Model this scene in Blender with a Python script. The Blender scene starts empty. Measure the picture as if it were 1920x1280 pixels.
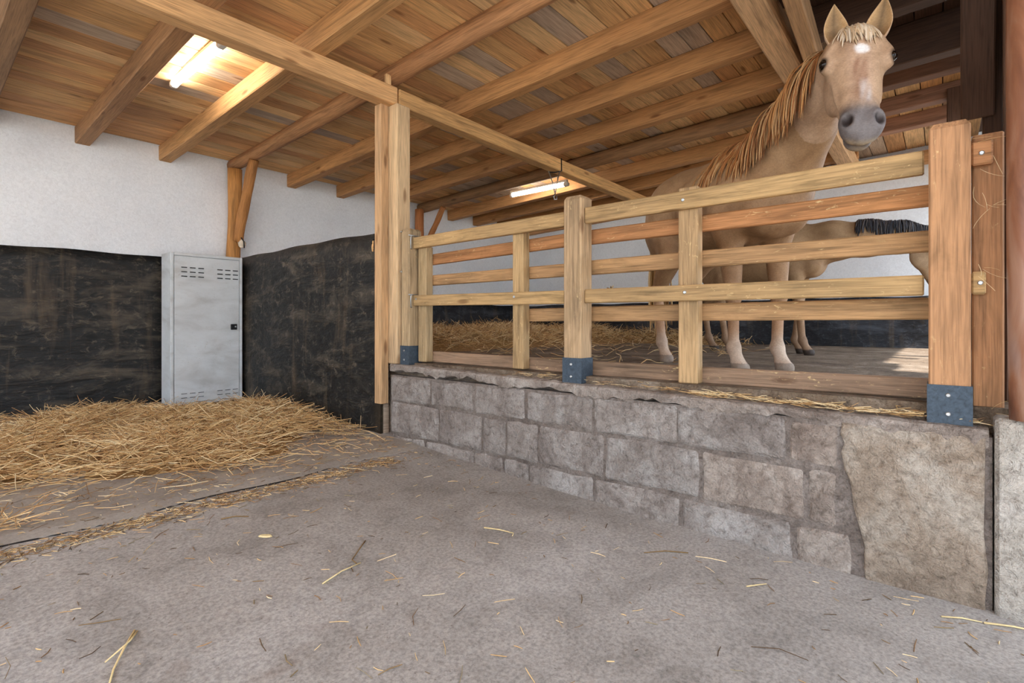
import bpy, bmesh, math, random
import numpy as np
from mathutils import Vector, Matrix

random.seed(7)
rng = np.random.default_rng(11)
SC = bpy.context.scene
COL = SC.collection

# ------------------------------------------------------------------ camera, light, exposure
cam_d = bpy.data.cameras.new('camera')
cam_d.sensor_width = 36.0
cam_d.lens = 36.0 * 966.0 / 1920.0
cam_d.shift_y = -36.0 / 1920.0
cam_d.clip_start = 0.02
cam = bpy.data.objects.new('camera', cam_d)
COL.objects.link(cam)
cam.location = (0, 0, 1.1)
cam.rotation_euler = (math.pi / 2, 0, math.radians(39.8 - 90))
SC.camera = cam

SC.view_settings.view_transform = 'Standard'
SC.view_settings.look = 'None'
SC.view_settings.gamma = 1.0
SC.view_settings.use_curve_mapping = False
SC.view_settings.exposure = 1.15
SC.cycles.use_denoising = True
SC.cycles.use_adaptive_sampling = True
SC.cycles.adaptive_threshold = 0.12
SC.cycles.adaptive_min_samples = 20
SC.cycles.max_bounces = 7
SC.cycles.diffuse_bounces = 6
SC.cycles.glossy_bounces = 2
SC.cycles.sample_clamp_indirect = 8.0

world = bpy.data.worlds.new('sky')
SC.world = world
world.use_nodes = True
bg = world.node_tree.nodes['Background']
bg.inputs['Color'].default_value = (0.84, 0.94, 1.06, 1)
bg.inputs['Strength'].default_value = 1.7

sun_d = bpy.data.lights.new('sun', 'SUN')
sun_d.energy = 6.0
sun_d.angle = math.radians(1.5)
sun_d.color = (1.0, 0.97, 0.92)
sun = bpy.data.objects.new('sun', sun_d)
COL.objects.link(sun)
sun.location = (0, -6, 8)
sun.rotation_euler = Vector((0.12, 0.36, -1.0)).to_track_quat('-Z', 'Y').to_euler()

# ------------------------------------------------------------------ helpers
W = {}


def s2l(r, g, b):
    f = lambda c: (c / 255 / 12.92) if c / 255 <= 0.04045 else ((c / 255 + 0.055) / 1.055) ** 2.4
    return (f(r), f(g), f(b), 1.0)


def put(o, mw=None, parent=None):
    mw = mw or Matrix.Identity(4)
    COL.objects.link(o)
    o.matrix_basis = mw
    W[o] = mw.copy()
    if parent is not None:
        o.parent = parent
        o.matrix_parent_inverse = W[parent].inverted()
    return o


def tag(o, label=None, cat=None, group=None, kind=None):
    if label: o['label'] = label
    if cat: o['category'] = cat
    if group: o['group'] = group
    if kind: o['kind'] = kind
    return o


def empty(name, loc, label=None, cat=None, group=None, kind=None):
    o = bpy.data.objects.new(name, None)
    o.empty_display_size = 0.1
    put(o, Matrix.Translation(loc))
    return tag(o, label, cat, group, kind)


def mesh(name, verts, faces, mat, smooth=False):
    me = bpy.data.meshes.new(name)
    me.from_pydata([tuple(v) for v in verts], [], [tuple(f) for f in faces])
    me.materials.append(mat)
    if smooth:
        me.polygons.foreach_set('use_smooth', [True] * len(me.polygons))
    me.update()
    return me


def fast_mesh(name, V, Q, mat, smooth=False, col=None):
    """V (n,3) floats, Q (m,4) quads; col (n,3) point colours"""
    me = bpy.data.meshes.new(name)
    me.vertices.add(len(V)); me.vertices.foreach_set('co', np.ascontiguousarray(V, dtype=np.float32).ravel())
    me.loops.add(Q.size); me.loops.foreach_set('vertex_index', np.ascontiguousarray(Q, dtype=np.int32).ravel())
    me.polygons.add(len(Q))
    me.polygons.foreach_set('loop_start', np.arange(0, Q.size, Q.shape[1], dtype=np.int32))
    me.polygons.foreach_set('use_smooth', np.full(len(Q), smooth))
    me.update(calc_edges=True)
    if col is not None:
        at = me.color_attributes.new('tint', 'FLOAT_COLOR', 'POINT')
        at.data.foreach_set('color', np.column_stack([col, np.ones(len(col))]).astype(np.float32).ravel())
    me.materials.append(mat)
    return me


_boxes = {}


def box_me(name, l, w, h, mat, bev=0.004):
    key = (round(l, 4), round(w, 4), round(h, 4), mat.name, bev)
    if key in _boxes: return _boxes[key]
    bm = bmesh.new()
    bmesh.ops.create_cube(bm, size=1.0, matrix=Matrix.Diagonal((l, w, h, 1)))
    if bev > 0:
        bmesh.ops.bevel(bm, geom=bm.edges[:], offset=min(bev, 0.45 * min(l, w, h)), segments=1, affect='EDGES')
    me = bpy.data.meshes.new(name)
    bm.to_mesh(me); bm.free()
    me.materials.append(mat)
    _boxes[key] = me
    return me


def frame(p0, p1, up=(0, 0, 1)):
    p0, p1 = Vector(p0), Vector(p1)
    x = (p1 - p0).normalized()
    upv = Vector(up)
    y = upv.cross(x)
    if y.length < 1e-4: y = Vector((1, 0, 0)).cross(x)
    y.normalize()
    z = x.cross(y)
    m = Matrix((x, y, z)).transposed().to_4x4()
    m.translation = (p0 + p1) / 2
    return m


def beam(name, p0, p1, w, h, mat, parent=None, color=None, up=(0, 0, 1), bev=0.005):
    """box with its long axis (local X) from p0 to p1; w across, h along up"""
    l = (Vector(p1) - Vector(p0)).length
    o = bpy.data.objects.new(name, box_me(name, l, w, h, mat, bev))
    put(o, frame(p0, p1, up), parent)
    if color: o.color = (*color[:3], 1)
    return o


def rawbox(name, x0, x1, y0, y1, z0, z1, mat, parent=None, color=None, bev=0.003):
    """axis aligned box, local axes kept"""
    o = bpy.data.objects.new(name, box_me(name, x1 - x0, y1 - y0, z1 - z0, mat, bev))
    put(o, Matrix.Translation(((x0 + x1) / 2, (y0 + y1) / 2, (z0 + z1) / 2)), parent)
    if color: o.color = (*color[:3], 1)
    return o


def log(name, p0, p1, r0, r1, mat, parent=None, color=None, rough=0.06, seed=0, sides=14, segs=16):
    g = random.Random(seed)
    l = (Vector(p1) - Vector(p0)).length
    V, Fc = [], []
    ph = [g.uniform(0, 6.28) for _ in range(6)]
    for i in range(segs + 1):
        t = i / segs
        r = r0 + (r1 - r0) * t
        oy = 0.12 * r * math.sin(4 * t + ph[0]); oz = 0.12 * r * math.sin(5 * t + ph[1])
        for k in range(sides):
            a = 2 * math.pi * k / sides
            rr = r * (1 + rough * math.sin(3 * a + 9 * t + ph[2]) + rough * 0.7 * math.sin(2 * a - 14 * t + ph[3]) + g.uniform(-1, 1) * rough * 0.25)
            V.append((l * (t - 0.5), oy + rr * math.cos(a), oz + rr * math.sin(a)))
    for i in range(segs):
        for k in range(sides):
            Fc.append((i * sides + k, i * sides + (k + 1) % sides, (i + 1) * sides + (k + 1) % sides, (i + 1) * sides + k))
    Fc.append(tuple(range(sides))[::-1]); Fc.append(tuple(segs * sides + k for k in range(sides)))
    o = bpy.data.objects.new(name, mesh(name, V, Fc, mat, True))
    put(o, frame(p0, p1), parent)
    if color: o.color = (*color[:3], 1)
    return o


def disc(name, c, axis, r, t, mat, parent, sides=12):
    """short rounded cylinder (bolt head) along axis"""
    V, Fc = [], []
    prof = [(r, 0), (r, t * 0.6), (r * 0.7, t), ]
    for rr, x in prof:
        for k in range(sides):
            a = 2 * math.pi * k / sides
            V.append((x, rr * math.cos(a), rr * math.sin(a)))
    for i in range(len(prof) - 1):
        for k in range(sides):
            Fc.append((i * sides + k, i * sides + (k + 1) % sides, (i + 1) * sides + (k + 1) % sides, (i + 1) * sides + k))
    Fc.append(tuple(2 * sides + k for k in range(sides))); Fc.append(tuple(range(sides))[::-1])
    key = ('disc', round(r, 4), round(t, 4), mat.name)
    if key not in _boxes: _boxes[key] = mesh(name, V, Fc, mat, False)
    o = bpy.data.objects.new(name, _boxes[key])
    c = Vector(c)
    m = frame(c, c + Vector(axis)); m.translation = c
    return put(o, m, parent)


def tube(name, pts, r, mat, parent=None, sides=6, taper=1.0):
    pts = [Vector(p) for p in pts]
    V, Fc = [], []
    n = len(pts)
    for i, p in enumerate(pts):
        d = (pts[min(i + 1, n - 1)] - pts[max(i - 1, 0)]).normalized()
        u = d.cross(Vector((0.13, 0.37, 0.92))).normalized(); v = d.cross(u)
        rr = r * (1 + (taper - 1) * i / (n - 1))
        for k in range(sides):
            a = 2 * math.pi * k / sides
            V.append(p + rr * (math.cos(a) * u + math.sin(a) * v))
    for i in range(n - 1):
        for k in range(sides):
            Fc.append((i * sides + k, i * sides + (k + 1) % sides, (i + 1) * sides + (k + 1) % sides, (i + 1) * sides + k))
    Fc.append(tuple(range(sides))[::-1]); Fc.append(tuple((n - 1) * sides + k for k in range(sides)))
    c = sum(pts, Vector()) / n
    o = bpy.data.objects.new(name, mesh(name, [v - c for v in V], Fc, mat, True))
    return put(o, Matrix.Translation(c), parent)


# ------------------------------------------------------------------ materials
class NT:
    def __init__(self, name):
        self.m = bpy.data.materials.new(name); self.m.use_nodes = True
        self.t = self.m.node_tree
        self.b = self.t.nodes['Principled BSDF']
        self.b.inputs['Specular IOR Level'].default_value = 0.3

    def n(self, kind, **kw):
        nd = self.t.nodes.new(kind)
        for k, v in kw.items():
            if hasattr(nd, k) and not k.startswith('i_'): setattr(nd, k, v)
        return nd

    def l(self, a, b): self.t.links.new(a, b)

    def coords(self, which='Object', scale=(1, 1, 1), rand=False):
        tc = self.n('ShaderNodeTexCoord')
        src = tc.outputs[which]
        if rand:
            oi = self.n('ShaderNodeObjectInfo')
            mu = self.n('ShaderNodeMath', operation='MULTIPLY'); self.l(oi.outputs['Random'], mu.inputs[0]); mu.inputs[1].default_value = 43.0
            va = self.n('ShaderNodeVectorMath', operation='ADD'); self.l(src, va.inputs[0]); self.l(mu.outputs[0], va.inputs[1])
            src = va.outputs[0]
        self.last_src = src
        return self.scaled(src, scale)

    def scaled(self, src, scale):
        mp = self.n('ShaderNodeVectorMath', operation='MULTIPLY')
        self.l(src, mp.inputs[0]); mp.inputs[1].default_value = scale
        return mp.outputs[0]

    def noise(self, vec, scale=1, detail=4, rough=0.55, dist=0.0):
        nd = self.n('ShaderNodeTexNoise')
        nd.inputs['Scale'].default_value = scale; nd.inputs['Detail'].default_value = detail
        nd.inputs['Roughness'].default_value = rough; nd.inputs['Distortion'].default_value = dist
        self.l(vec, nd.inputs['Vector'])
        return nd.outputs['Fac']

    def ramp(self, fac, stops):
        nd = self.n('ShaderNodeValToRGB')
        el = nd.color_ramp.elements
        while len(el) < len(stops): el.new(0.5)
        for e, (p, c) in zip(el, stops):
            e.position = p
            e.color = c if len(c) == 4 else (*c, 1)
        self.l(fac, nd.inputs['Fac'])
        return nd.outputs['Color']

    def mix(self, fac, a, b, mode='MIX'):
        nd = self.n('ShaderNodeMix', data_type='RGBA', blend_type=mode)
        for sock, v in ((nd.inputs[0], fac), (nd.inputs[6], a), (nd.inputs[7], b)):
            if isinstance(v, (int, float)): sock.default_value = v
            elif isinstance(v, tuple): sock.default_value = v if len(v) == 4 else (*v, 1)
            else: self.l(v, sock)
        return nd.outputs[2]

    def bump(self, h, strength=0.4, dist=0.01, prev=None):
        nd = self.n('ShaderNodeBump'); nd.inputs['Strength'].default_value = strength; nd.inputs['Distance'].default_value = dist
        self.l(h, nd.inputs['Height'])
        if prev is not None: self.l(prev, nd.inputs['Normal'])
        return nd.outputs['Normal']

    def out(self, color=None, rough=None, normal=None):
        for nm, v in (('Base Color', color), ('Roughness', rough), ('Normal', normal)):
            if v is None: continue
            if isinstance(v, (int, float)): self.b.inputs[nm].default_value = v
            elif isinstance(v, tuple): self.b.inputs[nm].default_value = v if len(v) == 4 else (*v, 1)
            else: self.l(v, self.b.inputs[nm])
        return self.m


G = lambda v: (v, v, v, 1)


def wood(name, contrast=1.0, scuff=0.0, grain=1.0):
    m = NT(name)
    v1 = m.coords('Object', (1.3 * grain, 16 * grain, 16 * grain), rand=True)
    src = m.last_src
    a = m.noise(v1, 1.0, 3, 0.6, 0.9)
    b = m.noise(m.scaled(src, (5, 130, 130)), 1.0, 2, 0.6, 0.2)
    lo = m.noise(m.scaled(src, (0.9, 2.0, 2.0)), 1.0, 1, 0.5)
    c = m.ramp(a, [(0.25, G(1 - 0.36 * contrast)), (0.48, G(0.97)), (0.62, G(1.08)), (0.78, G(1 - 0.16 * contrast))])
    c = m.mix(1.0, c, m.ramp(b, [(0.3, G(0.68)), (0.6, G(1.08))]), 'MULTIPLY')
    c = m.mix(1.0, c, m.ramp(lo, [(0.3, (0.82, 0.80, 0.80)), (0.7, (1.08, 1.06, 1.02))]), 'MULTIPLY')
    # knots
    vo = m.n('ShaderNodeTexVoronoi'); m.l(m.scaled(src, (1.7, 6.0, 6.0)), vo.inputs['Vector']); vo.inputs['Scale'].default_value = 1.0
    kn = m.ramp(vo.outputs['Distance'], [(0.0, (0.30, 0.22, 0.18)), (0.07, (0.45, 0.36, 0.3)), (0.13, G(1.0))])
    c = m.mix(0.8, c, kn, 'MULTIPLY')
    oi = m.n('ShaderNodeObjectInfo')
    c = m.mix(1.0, c, oi.outputs['Color'], 'MULTIPLY')
    if scuff > 0:
        s = m.noise(m.scaled(src, (14, 40, 40)), 1.0, 5, 0.7, 1.5)
        s2 = m.noise(m.scaled(src, (2.2, 4, 4)), 1.0, 2, 0.5)
        mu = m.mix(1.0, m.ramp(s, [(0.60, G(0)), (0.68, G(1))]), m.ramp(s2, [(0.45, G(0)), (0.6, G(scuff))]), 'MULTIPLY')
        c = m.mix(mu, c, s2l(226, 196, 142))
    if scuff > 0:
        dd = m.noise(m.scaled(src, (3.0, 7, 7)), 1.0, 5, 0.65, 0.8)
        c = m.mix(m.ramp(dd, [(0.50, G(0)), (0.68, G(0.55))]), c, m.mix(1.0, c, (0.62, 0.62, 0.58), 'MULTIPLY'))
    nb = m.bump(b, 0.25, 0.004); nb = m.bump(a, 0.35, 0.006, nb)
    return m.out(c, 0.72, nb)


WOOD = wood('sawn wood')
WOODF = wood('fence wood', 1.5, 0.8)
BARK = wood('peeled log', 1.3, 0.0, 1.4)

HONEY = s2l(220, 176, 122)
LIGHT = s2l(228, 190, 140)
BROWN = s2l(204, 156, 108)
GREYW = s2l(184, 164, 144)
DARKW = s2l(84, 62, 50)
FENCE = s2l(206, 164, 112)
FENCEG = s2l(186, 158, 124)
ORANGE = s2l(190, 138, 94)


def mk_concrete():
    m = NT('concrete floor')
    v = m.coords('Object')
    src = m.last_src
    big = m.noise(v, 0.55, 3, 0.6, 0.4)
    mid = m.noise(v, 3.5, 5, 0.68, 0.6)
    fine = m.noise(v, 70, 3, 0.75)
    c = m.ramp(big, [(0.3, s2l(142, 136, 131)), (0.5, s2l(160, 155, 151)), (0.72, s2l(174, 171, 169))])
    c = m.mix(1.0, c, m.ramp(mid, [(0.28, (0.72, 0.71, 0.70)), (0.52, G(1.0)), (0.75, G(1.1))]), 'MULTIPLY')
    c = m.mix(1.0, c, m.ramp(fine, [(0.34, G(0.66)), (0.62, G(1.12))]), 'MULTIPLY')
    st = m.noise(m.scaled(src, (1, 1, 1)), 1.9, 3, 0.6, 1.2)
    c = m.mix(m.ramp(st, [(0.64, G(0)), (0.76, G(0.55))]), c, s2l(128, 112, 102))
    sp = m.n('ShaderNodeTexVoronoi'); m.l(v, sp.inputs['Vector']); sp.inputs['Scale'].default_value = 26
    c = m.mix(m.ramp(sp.outputs['Distance'], [(0.05, G(0.7)), (0.09, G(0))]), c, s2l(92, 82, 74))
    n = m.bump(fine, 0.35, 0.003); n = m.bump(mid, 0.4, 0.012, n)
    return m.out(c, 0.82, n)


def mk_mat_floor():
    m = NT('stall mat')
    v = m.coords('Object')
    big = m.noise(v, 1.4, 5, 0.6, 0.6)
    fine = m.noise(v, 55, 4, 0.7)
    c = m.ramp(big, [(0.3, s2l(126, 118, 112)), (0.55, s2l(150, 142, 134)), (0.75, s2l(164, 152, 138))])
    c = m.mix(1.0, c, m.ramp(fine, [(0.3, G(0.8)), (0.65, G(1.08))]), 'MULTIPLY')
    return m.out(c, 0.85, m.bump(fine, 0.35, 0.004))


def mk_plaster():
    m = NT('white wall')
    v = m.coords('Object')
    fine = m.noise(v, 38, 4, 0.65, 1.0)
    big = m.noise(v, 1.1, 4, 0.6)
    c = m.ramp(big, [(0.3, s2l(220, 223, 227)), (0.6, s2l(232, 235, 238))])
    c = m.mix(1.0, c, m.ramp(fine, [(0.28, G(0.88)), (0.6, G(1.02))]), 'MULTIPLY')
    return m.out(c, 0.8, m.bump(fine, 0.5, 0.006))


def mk_rubber(name, base, smear, w=1.0):
    m = NT(name)
    v = m.coords('Object')
    src = m.last_src
    st = m.noise(m.scaled(src, (1.0, 1.0, 3.2)), 1.5, 4, 0.7, 0.4)
    fi = m.noise(m.scaled(src, (9, 9, 13)), 1.0, 5, 0.78, 0.7)
    ve = m.noise(m.scaled(src, (7, 7, 0.8)), 1.0, 4, 0.6, 0.4)
    c = m.ramp(fi, [(0.36, base), (0.55, tuple(x * 1.7 for x in base[:3])), (0.74, smear)])
    c = m.mix(m.ramp(st, [(0.50, G(0)), (0.72, G(0.7 * w))]), c, smear)
    c = m.mix(m.ramp(ve, [(0.55, G(0)), (0.75, G(0.45 * w))]), c, s2l(116, 98, 76))
    n = m.bump(st, 0.5, 0.05); n = m.bump(fi, 0.5, 0.012, n)
    return m.out(c, 0.5, n)


def mk_block(name, c0, c1, c2):
    m = NT(name)
    v = m.coords('Object', (1, 1, 1), rand=True)
    src = m.last_src
    big = m.noise(v, 3.0, 5, 0.65, 0.7)
    mid = m.noise(v, 24, 5, 0.7, 0.6)
    fin = m.noise(v, 110, 3, 0.7)
    c = m.ramp(big, [(0.28, c0), (0.5, c1), (0.72, c2)])
    c = m.mix(1.0, c, m.ramp(mid, [(0.3, (0.58, 0.55, 0.53)), (0.5, G(1.0)), (0.72, G(1.1))]), 'MULTIPLY')
    c = m.mix(1.0, c, m.ramp(fin, [(0.3, G(0.72)), (0.6, G(1.05))]), 'MULTIPLY')
    oi = m.n('ShaderNodeObjectInfo'); c = m.mix(1.0, c, oi.outputs['Color'], 'MULTIPLY')
    n = m.bump(fin, 0.8, 0.008); n = m.bump(mid, 0.9, 0.03, n)
    return m.out(c, 0.92, n)


def mk_metal_grey():
    m = NT('worn grey enamel')
    v = m.coords('Object')
    src = m.last_src
    a = m.noise(m.scaled(src, (1, 1, 1)), 5.0, 6, 0.7, 1.0)
    sc = m.noise(m.scaled(src, (20, 20, 55)), 1.0, 6, 0.8, 2.5)
    big = m.noise(m.scaled(src, (1.0, 1.0, 2.6)), 1.8, 4, 0.6, 0.5)
    c = m.ramp(big, [(0.30, s2l(176, 178, 178)), (0.5, s2l(198, 202, 204)), (0.7, s2l(208, 213, 216))])
    c = m.mix(m.ramp(sc, [(0.58, G(0)), (0.70, G(0.6))]), c, s2l(122, 116, 106))
    c = m.mix(m.ramp(a, [(0.66, G(0)), (0.74, G(0.5))]), c, s2l(134, 112, 88))
    return m.out(c, 0.5, m.bump(a, 0.1, 0.005))


def plain(name, col, rough=0.6, metal=0.0, var=0.12, scale=25):
    m = NT(name)
    v = m.coords('Object', (1, 1, 1), rand=True)
    f = m.noise(v, scale, 4, 0.65, 0.5)
    c = m.ramp(f, [(0.3, tuple(x * (1 - 2.0 * var) for x in col[:3])), (0.7, tuple(min(1, x * (1 + var)) for x in col[:3]))])
    m.b.inputs['Metallic'].default_value = metal
    return m.out(c, rough, m.bump(f, 0.15, 0.004))


def tinted(name, rough=0.7, spec=0.2, scale=(60, 60, 60), amount=0.25, bump=0.2, mottle=0.0):
    m = NT(name)
    at = m.n('ShaderNodeVertexColor', layer_name='tint')
    v = m.coords('Object', scale)
    f = m.noise(v, 1.0, 4, 0.7, 0.4)
    c = m.mix(1.0, at.outputs['Color'], m.ramp(f, [(0.3, G(1 - amount)), (0.7, G(1 + amount * 0.5))]), 'MULTIPLY')
    if mottle: c = m.mix(1.0, c, m.ramp(m.noise(m.coords('Object'), 7.0, 4, 0.6, 0.6), [(0.35, (1 - mottle, 1 - mottle * 1.15, 1 - mottle * 1.25)), (0.65, G(1.04))]), 'MULTIPLY')
    m.b.inputs['Specular IOR Level'].default_value = spec
    return m.out(c, rough, m.bump(f, bump, 0.004))


def glow(name, col, strength):
    m = NT(name)
    m.b.inputs['Emission Color'].default_value = col
    m.b.inputs['Emission Strength'].default_value = strength
    return m.out(col, 0.4)


CONC = mk_concrete()
MATF = mk_mat_floor()
PLAST = mk_plaster()
RUB = mk_rubber('black rubber wall', s2l(22, 21, 20), s2l(104, 94, 80), 0.85)
RUB2 = mk_rubber('black pen wall', s2l(30, 31, 34), s2l(84, 88, 96), 0.9)
BLOCK = mk_block('rough block', s2l(116, 104, 97), s2l(160, 150, 143), s2l(192, 186, 181))
RENDER = mk_block('smeared render', s2l(118, 102, 88), s2l(162, 147, 132), s2l(190, 182, 172))
MORTAR = mk_block('mortar', s2l(98, 87, 80), s2l(136, 124, 116), s2l(164, 154, 146))
DIRT = mk_block('pen ground', s2l(84, 70, 58), s2l(124, 106, 88), s2l(158, 144, 128))
GROUND = mk_block('yard ground', s2l(176, 168, 158), s2l(196, 190, 180), s2l(210, 204, 196))
LOCKER = mk_metal_grey()
STEEL = plain('galvanised steel', s2l(186, 188, 188), 0.35, 0.8)
SHOE = plain('blue grey coated steel', s2l(66, 78, 90), 0.5, 0.2, 0.2, 60)
BLACKP = plain('black plastic', s2l(28, 28, 30), 0.4)
SLOT = plain('dark slot', s2l(52, 54, 56), 0.7)
LAMPW = plain('lamp housing', s2l(206, 206, 202), 0.4, 0, 0.05)
TUBE = glow('lit tube', (1.0, 0.94, 0.84, 1), 24.0)
STRAW = tinted('straw', 0.6, 0.25, (40, 40, 40), 0.15, 0.1)
STRAWB = plain('trodden straw bed', s2l(150, 116, 72), 0.9, 0, 0.3, 40)
COAT = tinted('horse coat', 0.6, 0.28, (90, 90, 150), 0.22, 0.3, 0.26)
HAIR = tinted('horse hair', 0.45, 0.35, (30, 30, 30), 0.15, 0.1)
EYE = plain('horse eye', s2l(26, 17, 12), 0.06, 0, 0.1)
PAINTPOLE = None


def mk_pole():
    m = NT('red brown painted pole')
    v = m.coords('Object')
    a = m.noise(m.scaled(m.last_src, (2.2, 9, 9)), 1.0, 5, 0.6, 0.7)
    b = m.noise(m.scaled(m.last_src, (1.1, 2.5, 2.5)), 1.0, 3, 0.5)
    c = m.ramp(a, [(0.3, s2l(104, 62, 44)), (0.5, s2l(144, 96, 70)), (0.7, s2l(172, 134, 112))])
    c = m.mix(m.ramp(b, [(0.55, G(0)), (0.63, G(0.8))]), c, s2l(186, 188, 190))
    m.b.inputs['Specular IOR Level'].default_value = 0.5
    return m.out(c, 0.38, m.bump(a, 0.3, 0.006))


POLE = mk_pole()


# ------------------------------------------------------------------ setting
def fz(y):
    P = [(-20, 0), (0.3, 0.0), (1.3, 0.022), (2.1, 0.058), (3.2, 0.125), (3.57, 0.15), (6.8, 0.19), (20, 0.19)]
    for (a, za), (b, zb) in zip(P, P[1:]):
        if y <= b: return za + (zb - za) * (y - a) / (b - a)
    return P[-1][1]


PEN = 0.765
CEIL_K = 0.04
ceil_z = lambda y: 3.10 + CEIL_K * (6.8 - y)
raft_z = lambda y: 2.925 + CEIL_K * (6.8 - y)


def slab(name, x0, x1, ys, zf, depth, mat):
    V, Fc = [], []
    n = len(ys)
    for y in ys: V += [(x0, y, zf(y)), (x1, y, zf(y))]
    for y in ys: V += [(x0, y, zf(y) - depth), (x1, y, zf(y) - depth)]
    for i in range(n - 1):
        a = 2 * i; b = 2 * n + 2 * i
        Fc += [(a, a + 1, a + 3, a + 2), (b, b + 2, b + 3, b + 1), (a, a + 2, b + 2, b), (a + 1, b + 1, b + 3, a + 3)]
    Fc += [(0, 2 * n, 2 * n + 1, 1), (2 * n - 2, 2 * n - 1, 4 * n - 1, 4 * n - 2)]
    return tag(put(bpy.data.objects.new(name, mesh(name, V, Fc, mat))), kind='structure')


fl = slab('floor', -3.0, 2.9, [-1.6, -0.6, 0.3, 0.8, 1.3, 1.7, 2.1, 2.6, 3.2, 3.57, 4.5, 6.0, 6.9], fz, 0.25, CONC)
tag(fl, 'grey trodden concrete floor of the open stall aisle')
gr = slab('ground', -40, 40, [-40, 40], lambda y: -0.04, 0.3, GROUND)
tag(gr, 'pale yard ground outside the open shed')
pf = slab('floor_pen', 2.75, 8.7, [-3.0, 7.0], lambda y: PEN, 0.7, DIRT)
tag(pf, 'dusty brown raised ground of the horse pen')

# walls
wl = rawbox('wall_left', -3.0, 8.7, 6.8, 7.0, -0.1, 3.3, PLAST, bev=0)
tag(wl, 'white rough plastered back wall under the rafters', kind='structure')
wv = [(x, y, z) for x in (8.5, 8.7) for (y, z) in ((-0.5, 0.3), (6.8, 0.3), (6.8, ceil_z(6.8) + 0.04), (-0.5, ceil_z(-0.5) + 0.04))]
wb = put(bpy.data.objects.new('wall_back', mesh('wall_back', wv, [(0, 3, 2, 1), (4, 5, 6, 7), (0, 1, 5, 4), (1, 2, 6, 5), (2, 3, 7, 6), (3, 0, 4, 7)], PLAST)))
tag(wb, 'white far wall of the horse pen', kind='structure')


def wavy_sheet(name, axis, c, a0, a1, z0f, z1, mat, parent, amp=0.012, th=0.03, seed=0, cell=0.12):
    """a sheet facing -axis with gentle bulges and a slightly uneven top edge"""
    g = np.random.default_rng(seed)
    na = max(4, int((a1 - a0) / cell)); nz = max(4, int((z1 - z0f(a0)) / cell))
    ph = g.uniform(0, 6.28, 8)
    V, Fc = [], []
    for side in (0, 1):
        for i in range(na + 1):
            a = a0 + (a1 - a0) * i / na
            zt = z1 + 0.005 * math.sin(3.1 * a + ph[0]) + 0.006 * math.sin(7.3 * a + ph[1])
            zb = z0f(a)
            for j in range(nz + 1):
                z = zb + (zt - zb) * j / nz
                d = amp * (math.sin(2.1 * a + 1.7 * z + ph[2]) + 0.7 * math.sin(4.3 * a - 3.1 * z + ph[3]) + 0.4 * math.sin(1.3 * a + 8 * z + ph[4])) * (1 - side)
                dd = c - th * (1 - side) + d
                V.append((dd, a, z) if axis == 'x' else (a, dd, z))
    off = (na + 1) * (nz + 1)
    idx = lambda s, i, j: s * off + i * (nz + 1) + j
    for i in range(na):
        for j in range(nz):
            q = (idx(0, i, j), idx(0, i, j + 1), idx(0, i + 1, j + 1), idx(0, i + 1, j))
            Fc.append(q if axis == 'y' else q[::-1])
    for i in range(na):
        Fc.append((idx(0, i, nz), idx(0, i + 1, nz), idx(1, i + 1, nz), idx(1, i, nz)))
    for j in range(nz):
        Fc.append((idx(0, na, j), idx(0, na, j + 1), idx(1, na, j + 1), idx(1, na, j)))
        Fc.append((idx(0, 0, j), idx(1, 0, j), idx(1, 0, j + 1), idx(0, 0, j + 1)))
    return put(bpy.data.objects.new(name, mesh(name, V, Fc, mat, True)), parent=parent)


for k, (a, b) in enumerate([(-3.0, -0.6), (-0.598, 2.57)]):
    wavy_sheet('rubber_sheet', 'y', 6.8, a, b, lambda y: 0.17, 1.835, RUB, wl, 0.004, 0.035, 1)
wavy_sheet('rubber_sheet', 'y', 6.8, 2.75, 8.5, lambda y: PEN, 1.44, RUB2, wl, 0.010, 0.04, 5)
wavy_sheet('rubber_sheet', 'x', 8.5, -0.5, 6.76, lambda y: PEN, 1.44, RUB2, wb, 0.03, 0.06, 6)
wp = rawbox('wall_partition', 2.68, 2.74, 3.665, 6.59, 0.05, 1.865, WOOD, color=GREYW, bev=0.002)
tag(wp, 'low partition wall clad in black rubber between stall and pen', kind='structure')
wavy_sheet('rubber_sheet', 'x', 2.68, 3.665, 6.59, lambda y: 0.1, 1.875, RUB, wp, 0.005, 0.025, 9)

# ceiling : deck + planks
deck = [(-3, -1.5), (2.95, -1.5), (2.95, -0.5), (8.7, -0.5), (8.7, 7.0), (-3, 7.0)]
cv = [(x, y, ceil_z(y) + 0.045) for x, y in deck] + [(x, y, ceil_z(y) + 0.16) for x, y in deck]
cf = [(0, 5, 2, 1), (2, 5, 4, 3), (6, 7, 8, 11), (8, 9, 10, 11)] + [(k, (k + 1) % 6, 6 + (k + 1) % 6, 6 + k) for k in range(6)]
cl = put(bpy.data.objects.new('ceiling', mesh('ceiling', cv, cf, WOOD)))
cl.color = DARKW
tag(cl, 'sloping timber board ceiling over the rafters', kind='structure')
RX = [-1.6, -0.9, -0.2, 0.50, 1.245, 1.98, 2.70, 3.465, 4.205, 4.93, 5.70, 6.41, 7.06, 7.75]


def vis(x, y, z):
    c, s = math.cos(math.radians(39.8)), math.sin(math.radians(39.8))
    d = x * c + y * s; l = x * s - y * c
    if d < 0.2: return False
    return -160 < 960 + 966 * l / d < 2080 and 604 - 966 * (z - 1.1) / d > -120


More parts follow.
